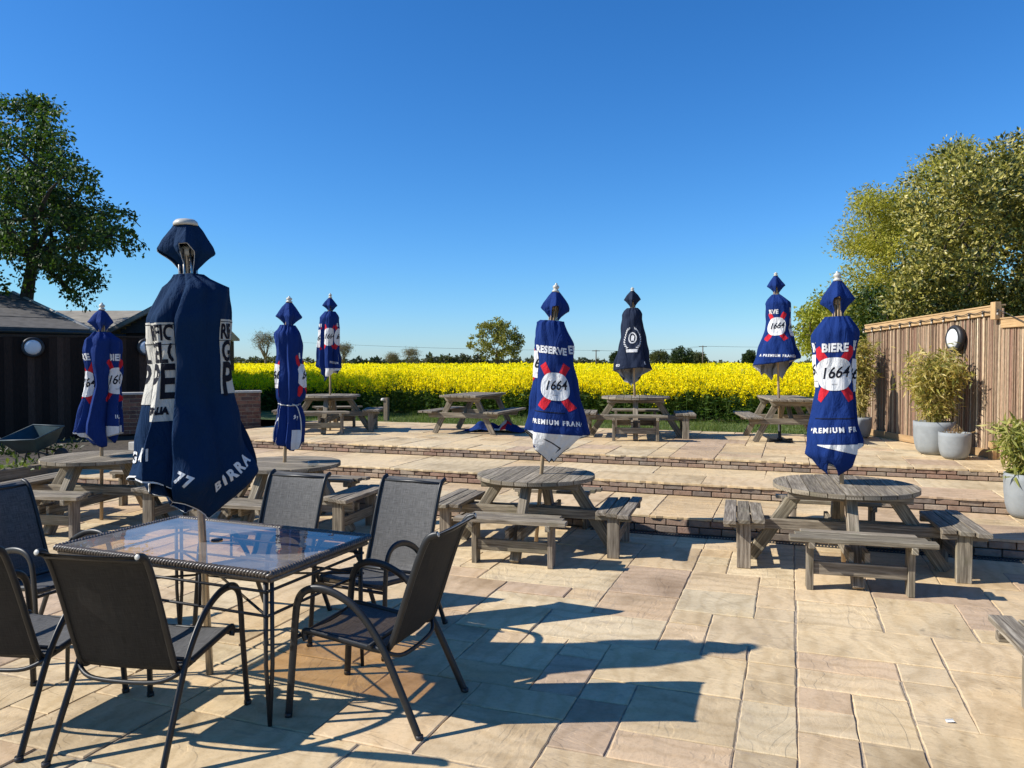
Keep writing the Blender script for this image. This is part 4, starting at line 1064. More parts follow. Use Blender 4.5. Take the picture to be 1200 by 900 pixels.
# the tall cream and blue one through the glass table
def peroni(cl, zof):
    d = []; cream = 2; ink = 3
    LOB = ((150, 200, 378, 471), (203, 243, 379, 489), (318, 372, 376, 462))
    for a0, a1, y0, y1 in LOB:
        d.append((cl.band(a0, a1, zof(y1), zof(y0)), cream, .5))
        d.append((cl.band(a0, a1, zof(y0+3.2), zof(y0+2.4), nz=1), ink, 1.2)); d.append((cl.band(a0, a1, zof(y0+25), zof(y0+24.2), nz=1), ink, 1.2))
    T = lambda s, th, py, size, clip, w=.8, a=0, b=.004: d.append((cl.place(text_tris(s, size, b, 0, .02, w), th, zof(py), a, clip), ink, 1.8))
    for th, clip, w1, w2, w3 in ((178, (152, 199), 'IC', 'EL', 'P'), (224, (204, 242), 'RIFIC', 'GELO', 'PE'), (331, (319, 371), 'RIF', 'GI', 'P')):
        T(w1, th, 391, .115, clip, .62); T(w2, th, 414, .155, clip, .58); T(w3, th, 447, .26, clip, .66, 0, .006)
    T('ITALIA', 224, 478, .05, (204, 242), .9)
    W = lambda s, th, py, size, ang, clip=None: d.append((cl.place(text_tris(s, size, .004, 0, .02, .9, 1.35), th, zof(py), ang, clip), 4, 1.5))
    W('G', 180, 531, .085, 0, (160, 198)); W('ANNI', 208, 526, .085, 3, (186, 238)); W('77', 262, 552, .08, -28, (246, 300)); W('BIRRA', 318, 552, .085, 34, (285, 372))
    # pale hem piping
    d.append((cl.band(150, 235, lambda a: cl.hemz(a)+.001, lambda a: cl.hemz(a)+.010, nz=1), 4, .7)); d.append((cl.band(236, 370, lambda a: cl.hemz(a)+.001, lambda a: cl.hemz(a)+.007, nz=1), 4, .7))
    return d
BLUE = [M['blue'], M['blue'], M['cream_print'], M['black_print'], M['white_print']]
b1 = at(246, 790, 0)
parasol('big closed blue parasol with cream lettered panels standing through the glass table', b1, 217, 255,
        [(322, 205, 238), (330, 201, 250), (337, 193, 269), (344, 189, 270), (374, 171, 271), (400, 172, 271), (423, 175, 271), (440, 174, 272), (472, 167, 277), (497, 161, 285), (525, 154.5, 293.5), (545, 149, 300), (556, 147.5, 302), (572, 158, 291), (590, 174, 274), (608, 190, 256)],
        [(0, 554), (30, 575), (60, 590), (90, 603), (120, 602), (150, 580), (180, 553), (205, 551), (232, 556), (246, 574), (262, 580), (290, 596), (312, 605), (335, 585)],
        [(262, 204, 231), (268, 200, 236), (280, 190, 245), (291, 182, 252), (297, 183.5, 254.5), (305, 193, 248), (316, 202, 240), (325, 205, 237)],
        [(0, 297), (35, 322), (60, 318), (90, 300), (120, 318), (150, 322), (180, 292), (205, 305), (228, 323), (243, 318), (252, 288), (275, 288), (292, 298), (304, 320), (325, 322), (342, 312)],
        [0, 45, 85, 125, 150, 178, 226, 252, 345], 322, BLUE, peroni, flat=((252, .22), (178, .35)), depth=1.05, wood=False, fin=False, poler=.021, amp=(.18, .78), seed=3, twist=6, captop=.066, border=4, ribs=4)

parasol('closed navy parasol with round 1664 badge, red ribbons and white lining hanging below its hem', P_MID, 652, 331,
        [(374, 641, 660), (377, 629.5, 660), (388, 627.5, 665), (402, 626, 671.6), (426, 627, 674), (450, 623.5, 678), (463, 622, 681), (478, 620.4, 685.5), (505, 614.6, 693.5), (512, 616, 684), (523, 619, 672), (540, 634, 658)],
        [(0, 505), (30, 520), (60, 537), (90, 540), (120, 538), (150, 526), (180, 506), (200, 521), (222, 527), (245, 538), (258, 541), (272, 536), (285, 540), (300, 530), (330, 514)],
        [(342, 647, 656), (348, 642, 661), (356, 636, 667), (361, 632.7, 668.5), (364, 633, 668), (370, 636.5, 663), (377, 641, 658)],
        [(0, 363), (30, 375), (90, 368), (150, 375), (180, 361), (215, 375), (240, 376), (255, 360), (285, 359), (300, 372), (330, 377)],
        [0, 40, 80, 130, 180, 222, 318], 376, NAVY,
        brand_print((268, 452, (212, 322)), [('RESERVE', 258, 411, .092, -3, (170, 322)), ('BIERE', 338, 409, .105, 2, (320, 372))],
                    [('L PREMIUM FRANCAIS', 272, 493, .060, 0, (178, 365))], side=[(192, 428, (150, 208))], badge=(.138, .134), seam=(205, 285, 481),
                    edges=[(178, 362, lambda t: 505.5, lambda t: 560, 2), (225, 294, lambda t: 507+.22*(t-225)-.7, lambda t: 507+.22*(t-225)+.7, 4), (262, 294, lambda t: 541-.6*(t-262)-1, lambda t: 541-.6*(t-262)+1, 4)], piping=(178, 362)),
        amp=(.10, .55), flat=((222, .14),), depth=.72, seed=8, twist=4, border=4)
parasol('closed navy parasol with the biggest white badge, standing left of the cane fence', P_RIGHT, 981, 317,
        [(369, 968, 993), (376, 962, 998), (386, 953, 1006), (392, 951, 1007), (419, 952, 1003), (431, 952.5, 1002), (459, 955, 1002.5), (477, 951.5, 1004.5), (500, 946.7, 1008), (517, 943.5, 1011.7), (532, 941, 1009), (546, 953, 1003), (557, 965, 992)],
        [(0, 519), (25, 540), (60, 553), (90, 550), (130, 545), (160, 540), (180, 532), (205, 541), (238, 557), (258, 541), (270, 543), (288, 557), (320, 550), (340, 536)],
        [(329, 976, 986.5), (336, 971, 992), (345, 964, 999), (351, 961, 1003.5), (355, 960, 1002), (363, 967, 997), (372, 972, 992)],
        [(0, 351), (40, 370), (90, 362), (140, 372), (180, 355), (215, 370), (240, 372), (254, 350), (283, 348), (298, 368), (330, 371)],
        [0, 40, 85, 135, 180, 218, 328], 371, NAVY,
        brand_print((271, 438, (218, 330)), [('RE', 205, 407, .11, 0, (160, 222)), ('BIERE', 272, 408, .098, 0, (222, 322)), ('IE', 338, 406, .11, 0, (322, 368))],
                    [('PREMIUM FRA', 275, 503, .06, 2, (215, 365))], side=[(196, 434, (160, 208)), (345, 440, (331, 372))], badge=(.148, .145),
                    edges=[(236, 362, lambda t: 519.5-.5*(t-236)/126, lambda t: 520.5+15*(t-236)/126, 2)], seam=(220, 326, 489)),
        amp=(.10, .55), flat=((218, .14),), depth=.75, seed=12, twist=4)
parasol('closed navy parasol with a half hidden 66 badge, against the near black board fence', P_LB, 119.4, 354,
        [(387, 112, 127), (393, 106, 134), (398, 99, 142.6), (412, 97, 143.5), (423, 98, 144), (452, 100.6, 144), (478, 92, 144.5), (495, 87, 146), (507, 85, 147.5), (515, 96, 144), (524, 108, 138)],
        [(0, 506), (30, 520), (70, 520), (110, 524), (150, 522), (180, 507), (210, 509), (236, 520), (262, 524), (285, 523), (305, 512), (330, 503)],
        [(363, 116, 122), (368, 110, 127), (378, 101.7, 134), (384, 106, 131), (391, 111.5, 126)],
        [(0, 377), (40, 389), (90, 385), (140, 389), (180, 378), (215, 389), (265, 389), (285, 381), (305, 382), (325, 390)],
        [0, 45, 90, 140, 180, 212, 248, 318], 389, NAVY,
        brand_print(None, [('RVE', 196, 419, .10, 2, (150, 226)), ('BIERE', 318, 419, .10, 0, (288, 372))], [('L A', 196, 491, .055, 0, (150, 226)), ('IUM', 325, 488, .055, 0, (290, 372))],
                    side=[(196, 450, (150, 225)), (318, 446, (283, 372))], badge=(.155, .15), num='1664', edges=[(152, 222, 506, 526, 2), (303, 362, 499, 526, 2)]),
        amp=(.14, .75), depth=.8, seed=21, twist=6)
b5 = Vector((P_LM.x-0.02, P_LM.y+0.02, 0))
parasol('slim closed navy parasol tied round with a pale cord, behind the grey chairs', b5, 339, 346.5,
        [(380, 329, 345), (386, 326, 350), (391, 320.8, 353), (403, 322.5, 354), (419, 323, 354), (437, 322, 359), (454, 322, 359), (466, 323, 358), (473, 326, 352), (480, 324, 355), (490, 322.5, 357), (508, 320, 358), (518, 319, 357), (528, 326, 352)],
        [(0, 518), (40, 526), (90, 522), (140, 520), (180, 517), (215, 521), (250, 523), (275, 527), (300, 528), (330, 524)],
        [(354, 336, 342), (360, 330, 347), (371, 322, 355), (377, 326, 351), (384, 329.5, 346)],
        [(0, 372), (40, 383), (90, 380), (140, 383), (180, 371), (220, 383), (270, 384), (320, 384)],
        [0, 50, 95, 140, 180, 225, 268, 315], 381, NAVY,
        brand_print(None, [('BI', 330, 417, .08, 0, (305, 372))], [('91', 300, 489, .06, -20, (270, 330)), ('AL', 200, 492, .06, 0, (160, 225))],
                    side=[(188, 441, (150, 222)), (335, 440, (303, 372))], badge=(.135, .13), edges=[(282, 322, 503, 526, 2)]),
        amp=(.12, .6), depth=.85, seed=31, twist=10, cord=473)
parasol('small closed navy parasol on the terrace table beside the timber post', P_T5, 387, 343,
        [(364, 382, 392), (369, 377, 396), (372, 374.4, 397.6), (378, 373.8, 398), (403, 371.5, 398.3), (418, 370.5, 400), (429, 370, 401.5), (433, 372, 401.5), (440, 374, 396), (447, 376, 388)],
        [(0, 431), (30, 438), (90, 436), (150, 432), (180, 429), (215, 437), (240, 447), (262, 446), (285, 441), (320, 434)],
        [(349, 385, 388.5), (353, 381, 392), (358, 377, 396), (362, 380, 394), (366, 383, 391)],
        [(0, 358), (40, 365), (90, 363), (140, 365), (180, 358), (220, 366), (258, 366), (275, 358), (292, 365), (330, 366)],
        [0, 45, 90, 140, 180, 222, 268, 318], 365, NAVY,
        brand_print(None, [('91', 195, 382, .085, 0, (150, 232)), ('BI', 330, 381, .085, 0, (300, 372))], [('PREMIUM', 310, 425, .055, -4, (262, 372)), ('LA', 200, 427, .055, 0, (160, 235))],
                    side=[(196, 397, (150, 236)), (276, 395, (238, 305)), (345, 395, (305, 372))], badge=(.145, .17), edges=[(248, 352, 431.5, 441, 2)]),
        amp=(.14, .72), depth=.8, seed=41, twist=5)
def stout(cl, zof):
    d = []; z = zof(397); ink = 2
    for k in range(11):
        for sg in (-1, 1):
            a = R(-62+k*12.4); x, y = sg*.115*math.cos(a), .165*math.sin(a)
            t = np.array(poly_tris([(0, -.010), (.050, -.020), (.075, .0), (.050, .016)], .02)); c, s_ = math.cos(a+(.75)), math.sin(a+.75)
            t2 = np.stack([sg*(t[..., 0]*c-t[..., 1]*s_)*.62+x, (t[..., 0]*s_+t[..., 1]*c)*.8+y], -1)
            if sg < 0: t2 = t2[:, ::-1]
            d.append((cl.place(t2, 268, z, 0), ink, 1))
    ring = []
    for k in range(28):
        a0, a1 = 2*PI*k/28, 2*PI*(k+1)/28
        q = np.array([[(.072*math.cos(a), .10*math.sin(a)) for a in (a0, a1)]+[(.052*math.cos(a1), .078*math.sin(a1))], [(.072*math.cos(a0), .10*math.sin(a0)), (.052*math.cos(a1), .078*math.sin(a1)), (.052*math.cos(a0), .078*math.sin(a0))]])
        ring.append(q[:, ::-1])
    d.append((cl.place(np.concatenate(ring)[:, ::-1], 268, z+.012, 0), ink, 1))
    d.append((cl.place(poly_tris([(-.022, -.05), (.022, -.05), (.03, .03), (0, .055), (-.03, .03)]), 268, z+.01, 0), ink, 1))
    d.append((cl.place(poly_tris([(-.095, -.03), (.095, -.03), (.105, .025), (-.105, .025)]), 268, zof(411), 0), ink, 1.4))
    d.append((cl.place(text_tris('LONDON', .062, .003, 0, .02, .9, 1.2), 325, zof(426), 0, (290, 372)), ink, 1)); d.append((cl.place(text_tris('BREWED', .058, .002, 0, .02, .9, 1.2), 212, zof(428), 0, (160, 248)), ink, 1))
    return d
parasol('closed slate blue parasol with a pale wreathed crest and grey lining, on the terrace', P_T7, 741, 336,
        [(360, 736, 746), (364, 731, 750), (368, 728.5, 752.5), (376, 728, 753.5), (395, 727, 757), (410, 723, 759.5), (427, 718.5, 762.5), (434, 717, 764), (440, 723, 757), (453, 735, 745)],
        [(0, 433), (40, 446), (90, 453), (140, 447), (180, 434), (225, 433), (248, 432), (290, 431), (335, 431)],
        [(341, 739, 743), (346, 734, 748), (351, 730.7, 751.5), (356, 733, 749), (361, 736, 746)],
        [(0, 351), (40, 360), (90, 358), (140, 360), (180, 351), (220, 361), (255, 361), (278, 352), (297, 361), (330, 361)],
        [0, 45, 90, 140, 180, 224, 314], 361, [M['slate'], M['grey_lining'], M['white_print']], stout, amp=(.10, .52), flat=((224, .16),), depth=.75, seed=51, twist=4)
parasol('closed navy parasol with scalloped grey lining, standing in a black cross base', Vector((4.44, 12.70, Z3)), 909, 318.5,
        [(345, 905, 914), (350, 900, 921), (355, 896.5, 927), (362, 896.8, 927.5), (376, 897.8, 927.5), (386, 896, 927.6), (405, 889, 933.5), (419, 884, 938.6), (427, 882, 936), (434, 883, 929), (445, 891, 922)],
        [(0, 421), (25, 432), (50, 445), (75, 438), (105, 446), (130, 437), (155, 443), (180, 427), (215, 427), (250, 426), (290, 424), (330, 422)],
        [(323, 907, 911), (328, 903, 915), (335, 898, 921), (340, 901.5, 918), (346, 906, 913.5)],
        [(0, 335), (40, 345), (90, 342), (140, 345), (180, 335), (220, 346), (252, 346), (272, 336), (292, 340), (330, 346)],
        [0, 45, 90, 140, 180, 216, 322], 345, [M['navy'], M['grey_lining'], M['white_print'], M['red_print'], M['black_print']],
        brand_print((262, 383, (215, 322)), [('RVE', 248, 366, .095, 0, (212, 300)), ('BI', 345, 364, .09, 0, (318, 372))], [('LA PREMIUM FRANCA', 270, 417, .055, -3, (180, 362))],
                    side=[(350, 384, (325, 372))], badge=(.145, .15)),
        amp=(.10, .55), flat=((216, .14),), depth=.75, seed=61, twist=4, foot=True)
# fallen parasol under the framed table
fr = empty('fallen_parasol', Vector((-0.30, 14.55, Z3)), -.25); tag(fr, 'crumpled blue, white and red parasol cloth lying under the A-framed table', 'parasol')
V, F, cols = [], [], []; nx, ny = 46, 26; rn = np.random.default_rng(2); ph = rn.uniform(0, 6.28, 8)
for j in range(ny):
    for i in range(nx):
        x = -.58+1.16*i/(nx-1); y = -.28+.56*j/(ny-1); e = max(0, 1-(x/.6)**2)*max(0, 1-(y/.30)**2)
        V.append((x+.03*math.sin(9*y+ph[0]), y+.03*math.sin(7*x+ph[1]), .012+.22*e**.6*(.6+.22*math.sin(11*x+3*y+ph[2])+.16*math.sin(17*y-6*x+ph[3])+.12*math.sin(23*x+9*y+ph[4]))))
F = np.array([[j*nx+i, j*nx+i+1, (j+1)*nx+i+1, (j+1)*nx+i] for j in range(ny-1) for i in range(nx-1)])
mi = [(2 if .50 < (i/nx) < .62 and j < 18 else 3 if .62 <= (i/nx) < .70 and j < 15 else 0) for j in range(ny-1) for i in range(nx-1)]
mesh_np('canopy', V, F, NAVY, mi, smooth=True, parent=fr)
b = MB(); b.sweep([(-.18, -.05, 0.02), (-.18, -.05, .42)], .014, n=8); b.lathe([(.16, 0), (.16, .03), (.03, .05), (.02, .06)], (-.18, -.05, 0), 20); b.build('base_stem', M['iron'], fr)
# ------------------------------------------------------------------ foliage
def rand_dirs(n, g=RNG):
    v = g.normal(size=(n, 3)); return v/np.linalg.norm(v, axis=1, keepdims=True)
def leaf_quads(pos, size, aspect=.5, g=RNG, dirs=None, droop=0.0, fold=.18, flat=None):
    """pointed leaves folded along the midrib: two triangles-ish quads -> 4 verts each (base, side, tip, side)"""
    n = len(pos); d = rand_dirs(n, g) if dirs is None else dirs
    d = d + np.array([0, 0, -droop]); d /= np.linalg.norm(d, axis=1, keepdims=True)
    s = np.cross(d, rand_dirs(n, g) if flat is None else np.broadcast_to(flat, d.shape)+g.normal(size=(n, 3))*.35); s /= np.maximum(np.linalg.norm(s, axis=1, keepdims=True), 1e-6)
    u = np.cross(s, d); L = np.asarray(size).reshape(-1, 1)*np.ones((n, 1)); W = L*aspect/2
    base = pos; tip = pos+d*L; mid = pos+d*L*.45
    V = np.stack([base, mid+s*W+u*L*fold*.5, tip, mid-s*W+u*L*fold*.5], 1)
    F = np.arange(4*n).reshape(n, 4); return V.reshape(-1, 3), F
def palette(n, cols, w=None, var=.2, g=RNG):
    cols = np.array(cols); i = g.choice(len(cols), n, p=w); return cols[i]*g.uniform(1-var, 1+var, (n, 1))

def in_poly(pts, poly):
    x, y = pts[:, 0], pts[:, 1]; r = np.zeros(len(pts), bool); j = len(poly)-1
    for i in range(len(poly)):
        xi, yi = poly[i]; xj, yj = poly[j]
        c = ((yi > y) != (yj > y)) & (x < (xj-xi)*(y-yi)/(yj-yi+1e-12)+xi); r ^= c; j = i
    return r
def clumps_from_outline(poly, n, Y, spread, g, boughs=0, sig=14):
    """clump centres of a crown whose outline was read off the photograph, given real depth"""
    p = np.array(poly, float); lo, hi = p.min(0), p.max(0); out = []
    while len(out) < n:
        q = g.uniform(lo, hi, (n*3, 2)); q = q[in_poly(q, poly)]; out += list(q)
    out = np.array(out[:n])
    if boughs:
        B = out[:boughs]; j = g.integers(0, boughs, n); o2 = B[j] + g.normal(size=(n, 2))*np.array([sig, sig*.62]); pick = g.random(n) < .6; out = np.where(pick[:, None], o2, out)
        yb = g.uniform(-1, 1, boughs)
    c = p.mean(0); ext = (hi-lo)/2
    e = np.clip(1-(((out-c)/ext)**2).sum(1), .08, 1)**.5
    ys = Y + (np.where(pick, np.clip(yb[j]+g.normal(size=n)*.18, -1, 1), g.uniform(-1, 1, n)) if boughs else g.uniform(-1, 1, n))*spread*e
    return np.array([tuple(atY(a, b, y)) for (a, b), y in zip(out, ys)])
def tree(name, label, cat, base, fork, clumps, rad, per, size, cols, w=None, mat='leaf', trunk_r=.25, limbs=24, aspect=.55, droop=.2, seed=1, group=None, limb_col=(.075, .06, .045), flatten=.75, kind=None, size_var=.35, limb_r=.06, up=0.0):
    g = np.random.default_rng(seed); rr = random.Random(seed)
    base = Vector(base); fork = Vector(fork); root = empty(name, base); tag(root, label, cat, group, kind)
    nC = len(clumps); rad = np.ones(nC)*rad*g.uniform(.7, 1.3, nC)
    pos = np.repeat(clumps, per, 0); r = np.repeat(rad, per)[:, None]
    off = rand_dirs(len(pos), g)*(g.uniform(0, 1, (len(pos), 1))**.55); off[:, 2] *= flatten
    pos = pos + off*r
    dirs = off + rand_dirs(len(pos), g)*.9; dirs[:, 2] += up
    V, F = leaf_quads(pos-np.array(base), size*g.uniform(1-size_var, 1+size_var, len(pos)), aspect, g, dirs, droop)
    k = np.repeat(g.uniform(.75, 1.25, (nC, 1)), per, 0)
    crown = mesh_np('crown', V, F, M[mat], col=palette(len(pos), cols, w, .22, g)*k, parent=root)
    b = MB(); n = 8; path = [base.lerp(fork, i/n)-base+Vector((rr.uniform(-.05, .05), rr.uniform(-.05, .05), 0))*(1 if 0 < i < n else 0)*trunk_r*3 for i in range(n+1)]
    b.sweep(smooth_path(path, 3), [trunk_r*(1.25-.75*i/(3*n)) for i in range(3*n+1)], n=10, col=limb_col)
    okz = np.where(clumps[:, 2] < np.quantile(clumps[:, 2], .84))[0]; sel = g.choice(okz, min(limbs, len(okz)), replace=False); ends = [fork-base]
    for i in sel:
        c = Vector(clumps[i])-base; st = min(ends, key=lambda e: (e-c).length + .35*(e-(fork-base)).length)
        m = st.lerp(c, .5)+Vector((rr.uniform(-.2, .2), rr.uniform(-.2, .2), rr.uniform(.0, .15)))*(c-st).length*.4
        p = smooth_path([st, m, c], 5); r0 = limb_r*(1 if st == ends[0] else .6)
        b.sweep(p, [max(.006, r0*(1-.85*j/(len(p)-1))) for j in range(len(p))], n=5, col=limb_col); ends.append(m); ends.append(st.lerp(c, .75))
    b.build('trunk', M['bark'], root); return root

# big dark tree over the sheds
g1 = np.random.default_rng(77)
OUT = [(-190, 130), (-110, 85), (-40, 100), (4, 122), (30, 118), (58, 132), (60, 150), (72, 172), (92, 196), (108, 222), (128, 250), (132, 285), (118, 318), (100, 325), (84, 328), (62, 318), (44, 328), (24, 300), (-10, 306), (-60, 330), (-150, 320)]
cl = clumps_from_outline(OUT, 520, 20.5, 3.0, g1, 64, 13)
spr = []
for path in ([(118, 255), (136, 246), (150, 252), (163, 262)], [(122, 268), (140, 268), (155, 276), (172, 288)], [(120, 285), (140, 283), (152, 292), (162, 291)], [(60, 320), (74, 332), (82, 345), (92, 356)], [(95, 318), (112, 326), (118, 330)], [(30, 120), (44, 117), (56, 128), (64, 130)], [(0, 120), (4, 113)], [(80, 180), (98, 196), (112, 210)], [(90, 205), (108, 225), (114, 228)], [(20, 310), (30, 330), (38, 338)], [(-8, 318), (2, 335), (6, 345)]):
    for (x0, y0), (x1, y1) in zip(path, path[1:]):
        for t in (0, .33, .66): spr.append(tuple(atY(x0+(x1-x0)*t+g1.uniform(-2, 2), y0+(y1-y0)*t+g1.uniform(-3, 3), 20+g1.uniform(-.4, .4))))
GREEN_D = [(.024, .050, .010), (.042, .082, .014), (.068, .115, .018), (.115, .16, .024)]
bt = atY(12, 400, 20.6); bt.z = .2
root = tree('broadleaf_tree', 'big dark green broadleaf tree leaning over the black shed roof', 'tree', bt, atY(38, 300, 20.6), cl, .40, 88, .112, GREEN_D, [.3, .35, .25, .1], trunk_r=.24, limbs=150, droop=.45, seed=5, limb_r=.11)
spr = np.array(spr); pos = np.repeat(spr, 16, 0)+g1.normal(size=(len(spr)*16, 3))*.085
V, F = leaf_quads(pos-np.array(bt), .12*g1.uniform(.7, 1.3, len(pos)), .6, g1, None, .5)
o = mesh_np('drooping_sprays', V, F, M['leaf'], col=palette(len(pos), GREEN_D, None, .2, g1), parent=root)
tw = MB()
for path in ([(100, 262), (136, 247), (150, 252), (165, 266)], [(100, 275), (140, 268), (155, 276), (172, 289)], [(50, 300), (70, 325), (82, 345), (92, 357)], [(20, 130), (44, 118), (64, 130)], [(100, 282), (140, 283), (162, 291)], [(10, 300), (30, 328), (38, 338)]):
    tw.sweep(smooth_path([atY(x, y, 20)-bt for x, y in path], 4), .012, n=5, col=(.06, .05, .04))
tw.build('twigs', M['bark'], root)

# sunny trees beyond the cane fence
g2 = np.random.default_rng(78)
OUT = [(1062, 232), (1074, 206), (1100, 194), (1122, 184), (1150, 174), (1182, 166), (1215, 160), (1290, 162), (1340, 240), (1330, 400), (1052, 400), (1048, 320)]
cl = clumps_from_outline(OUT, 760, 15.0, 2.6, g2, 60, 13); cl = cl[cl[:, 0] > 7.1]
MAG = [(.13, .13, .02), (.27, .245, .04), (.39, .335, .07), (.52, .44, .15), (.04, .06, .014)]
bb = Vector((9.4, 15.2, 0)); tree('glossy_leaved_tree', 'large leaved yellow green tree over the cane fence, blossomy pale leaf tips', 'tree', bb, Vector((9.6, 15.2, 2.2)), cl, .35, 100, .088, MAG, [.28, .27, .20, .10, .15], mat='gloss_leaf', trunk_r=.16, limbs=110, aspect=.5, droop=-.1, seed=9, up=.25)
OUT = [(982, 276), (990, 262), (1004, 256), (1006, 236), (1024, 224), (1044, 218), (1060, 203), (1078, 194), (1105, 184), (1140, 170), (1160, 230), (1150, 400), (990, 400), (992, 350), (984, 322), (1000, 300)]
cl = clumps_from_outline(OUT, 720, 23.0, 2.6, g2, 64, 9)
WIL = [(.29, .28, .03), (.38, .35, .045), (.44, .38, .07), (.20, .20, .028)]
bb = Vector((12.3, 23.2, 0)); tree('willow_tree', 'fine leaved olive tree behind the glossy one, ragged side against the sky', 'tree', bb, Vector((12.2, 23.2, 3.2)), cl, .46, 105, .11, WIL, [.3, .35, .2, .15], trunk_r=.22, limbs=170, aspect=.32, droop=.1, seed=10, limb_col=(.13, .11, .08))
OUT = [(934, 392), (936, 368), (948, 356), (962, 346), (985, 340), (1005, 352), (1012, 400), (970, 418), (940, 410)]
cl = clumps_from_outline(OUT, 130, 27.0, 1.4, g2)
tree('small_tree', 'small bright yellow green tree between the sunlit parasol and the field', 'tree', Vector((11.2, 27, 0)), Vector((11.2, 27, 2)), cl, .40, 70, .12, [(.26, .27, .03), (.34, .33, .045), (.17, .20, .025)], None, trunk_r=.1, limbs=60, seed=13)
OUT = [(1002, 345), (1050, 330), (1090, 345), (1100, 400), (1005, 410)]
cl = clumps_from_outline(OUT, 90, 20.0, .9, g2)
tree('garden_shrub', 'dark green shrub just above the far end of the cane fence', 'shrub', Vector((9.8, 20, 0)), Vector((9.8, 20, 1.5)), cl, .40, 60, .12, [(.04, .07, .014), (.07, .10, .02)], None, trunk_r=.07, limbs=30, seed=14)

# ------------------------------------------------------------------ rapeseed
def crop():
    g = np.random.default_rng(3); V, F, COL, base = [], [], [], [0]
    def add(v, f, c): V.append(v); F.append(f+base[0]); COL.append(c); base[0] += len(v)
    def spots(d0, d1, dens, smin=-15, k=1.05):
        n = int((d1-d0)*60*dens*(1 if d1 < 60 else 5)); sc = d1*k
        d = np.sqrt(g.uniform(d0*d0, d1*d1, n)) if d1 > 40 else g.uniform(d0, d1, n)
        hw = d*.95+6 if d1 > 40 else np.full(n, 24.0)
        s = g.uniform(-1, 1, n)*hw
        x, y = s*SV.x+d*DV.x, s*SV.y+d*DV.y
        keep = (y > 6) & (np.abs(x) < y*.78+1.5); return x[keep], y[keep], d[keep]
    YEL = [(.95, .77, .004), (.92, .70, .003), (.97, .82, .02), (.85, .70, .012)]; GRN = [(.045, .085, .016), (.065, .11, .022), (.09, .13, .03), (.035, .07, .02)]
    # near plants with stems, leaves and flower heads
    for d0, d1, dens in ((D5, D5+3.5, 26), (D5+3.5, D5+9, 16)):
        x, y, d = spots(d0, d1, dens); n = len(x); near = d1 < D5+4
        edge = np.clip((d-D5)/1.0, 0, 1); H = g.uniform(.78, 1.10, n)*(.90+.10*edge)*(1+.06*np.sin(1.9*x+.7*d)+.05*np.sin(4.3*x-2*d)); z0 = Z3-.06
        # stems
        lean = g.normal(size=(n, 2))*.05; w = .009
        b0 = np.stack([x, y, np.full(n, z0)], 1); t0 = np.stack([x+lean[:, 0], y+lean[:, 1], z0+H*.9], 1)
        a = g.uniform(0, PI, n); o = np.stack([np.cos(a)*w, np.sin(a)*w, 0*a], 1)
        add(np.stack([b0-o, b0+o, t0+o*.5, t0-o*.5], 1).reshape(-1, 3), np.arange(4*n).reshape(n, 4), palette(n, GRN, None, .2, g))
        # leaves low and mid
        nl = 11 if near else 5; i = np.repeat(np.arange(n), nl); hh = g.uniform(.05, .72, len(i))*H[i]
        p = b0[i]+(t0-b0)[i]*(hh/(H[i]*.9))[:, None]+g.normal(size=(len(i), 3))*np.array([.05, .05, .02]); dr = rand_dirs(len(i), g); dr[:, 2] = np.abs(dr[:, 2])*.5
        v, f = leaf_quads(p, g.uniform(.09, .20, len(i)), .36, g, dr, .15); add(v, f, palette(len(i), GRN, [.3, .35, .2, .15], .25, g))
        # flower heads on branches
        nh = 5; i = np.repeat(np.arange(n), nh); hp = t0[i]+g.normal(size=(len(i), 3))*np.array([.10, .10, .065]); hp[:, 2] += .055-.07*np.abs(g.normal(size=len(i)))
        m = 9 if near else 6; j = np.repeat(np.arange(len(i)), m); fp_ = hp[j]+g.normal(size=(len(j), 3))*np.array([.026, .026, .035])
        v, f = leaf_quads(fp_, g.uniform(.030, .050, len(j)), .95, g, None, 0, .1); add(v, f, palette(len(j), YEL, [.4, .3, .2, .1], .15, g))
        # green buds and thin side stalks
        v, f = leaf_quads(hp-np.array([0, 0, .10]), g.uniform(.10, .16, len(hp)), .12, g, np.tile([0, 0, 1.], (len(hp), 1))+g.normal(size=(len(hp), 3))*.3); add(v, f, palette(len(hp), [(.10, .15, .03), (.14, .18, .03)], None, .2, g))
    # farther: heads only, larger with distance
    for d0, d1, dens, sz, m in ((D5+8.5, 45, 6.0, .075, 9), (45, 90, .50, .15, 9), (90, 190, .13, .30, 8), (190, 420, .03, .7, 8)):
        n = int((d1*d1-d0*d0)*dens*.95); d = np.sqrt(g.uniform(d0*d0, d1*d1, n)); s = g.uniform(-1, 1, n)*(d*1.0+3)
        x, y = s*SV.x+d*DV.x, s*SV.y+d*DV.y; k = (y > 6) & (np.abs(x) < y*.78+1.5); x, y, d = x[k], y[k], d[k]; n = len(x)
        z = Z3-.06+g.uniform(.80, 1.06, n)+.05*np.sin(.9*x+.3*d)*np.sin(.5*d); hp = np.stack([x, y, z], 1); j = np.repeat(np.arange(n), m)
        fp_ = hp[j]+g.normal(size=(len(j), 3))*np.array([sz*1.6, sz*1.6, .06])
        v, f = leaf_quads(fp_, sz*g.uniform(.6, 1.2, len(j)), .9, g, None, 0, .1); add(v, f, palette(len(j), YEL+[(.10, .16, .03)], [.38, .28, .16, .10, .08], .15, g))
    o = mesh_np('rapeseed_crop', np.concatenate(V), np.concatenate(F), M['petal'], col=np.concatenate(COL)); o['kind'] = 'stuff'
    tag(o, 'dense yellow flowering rapeseed filling the field beyond the lawn', 'crop')
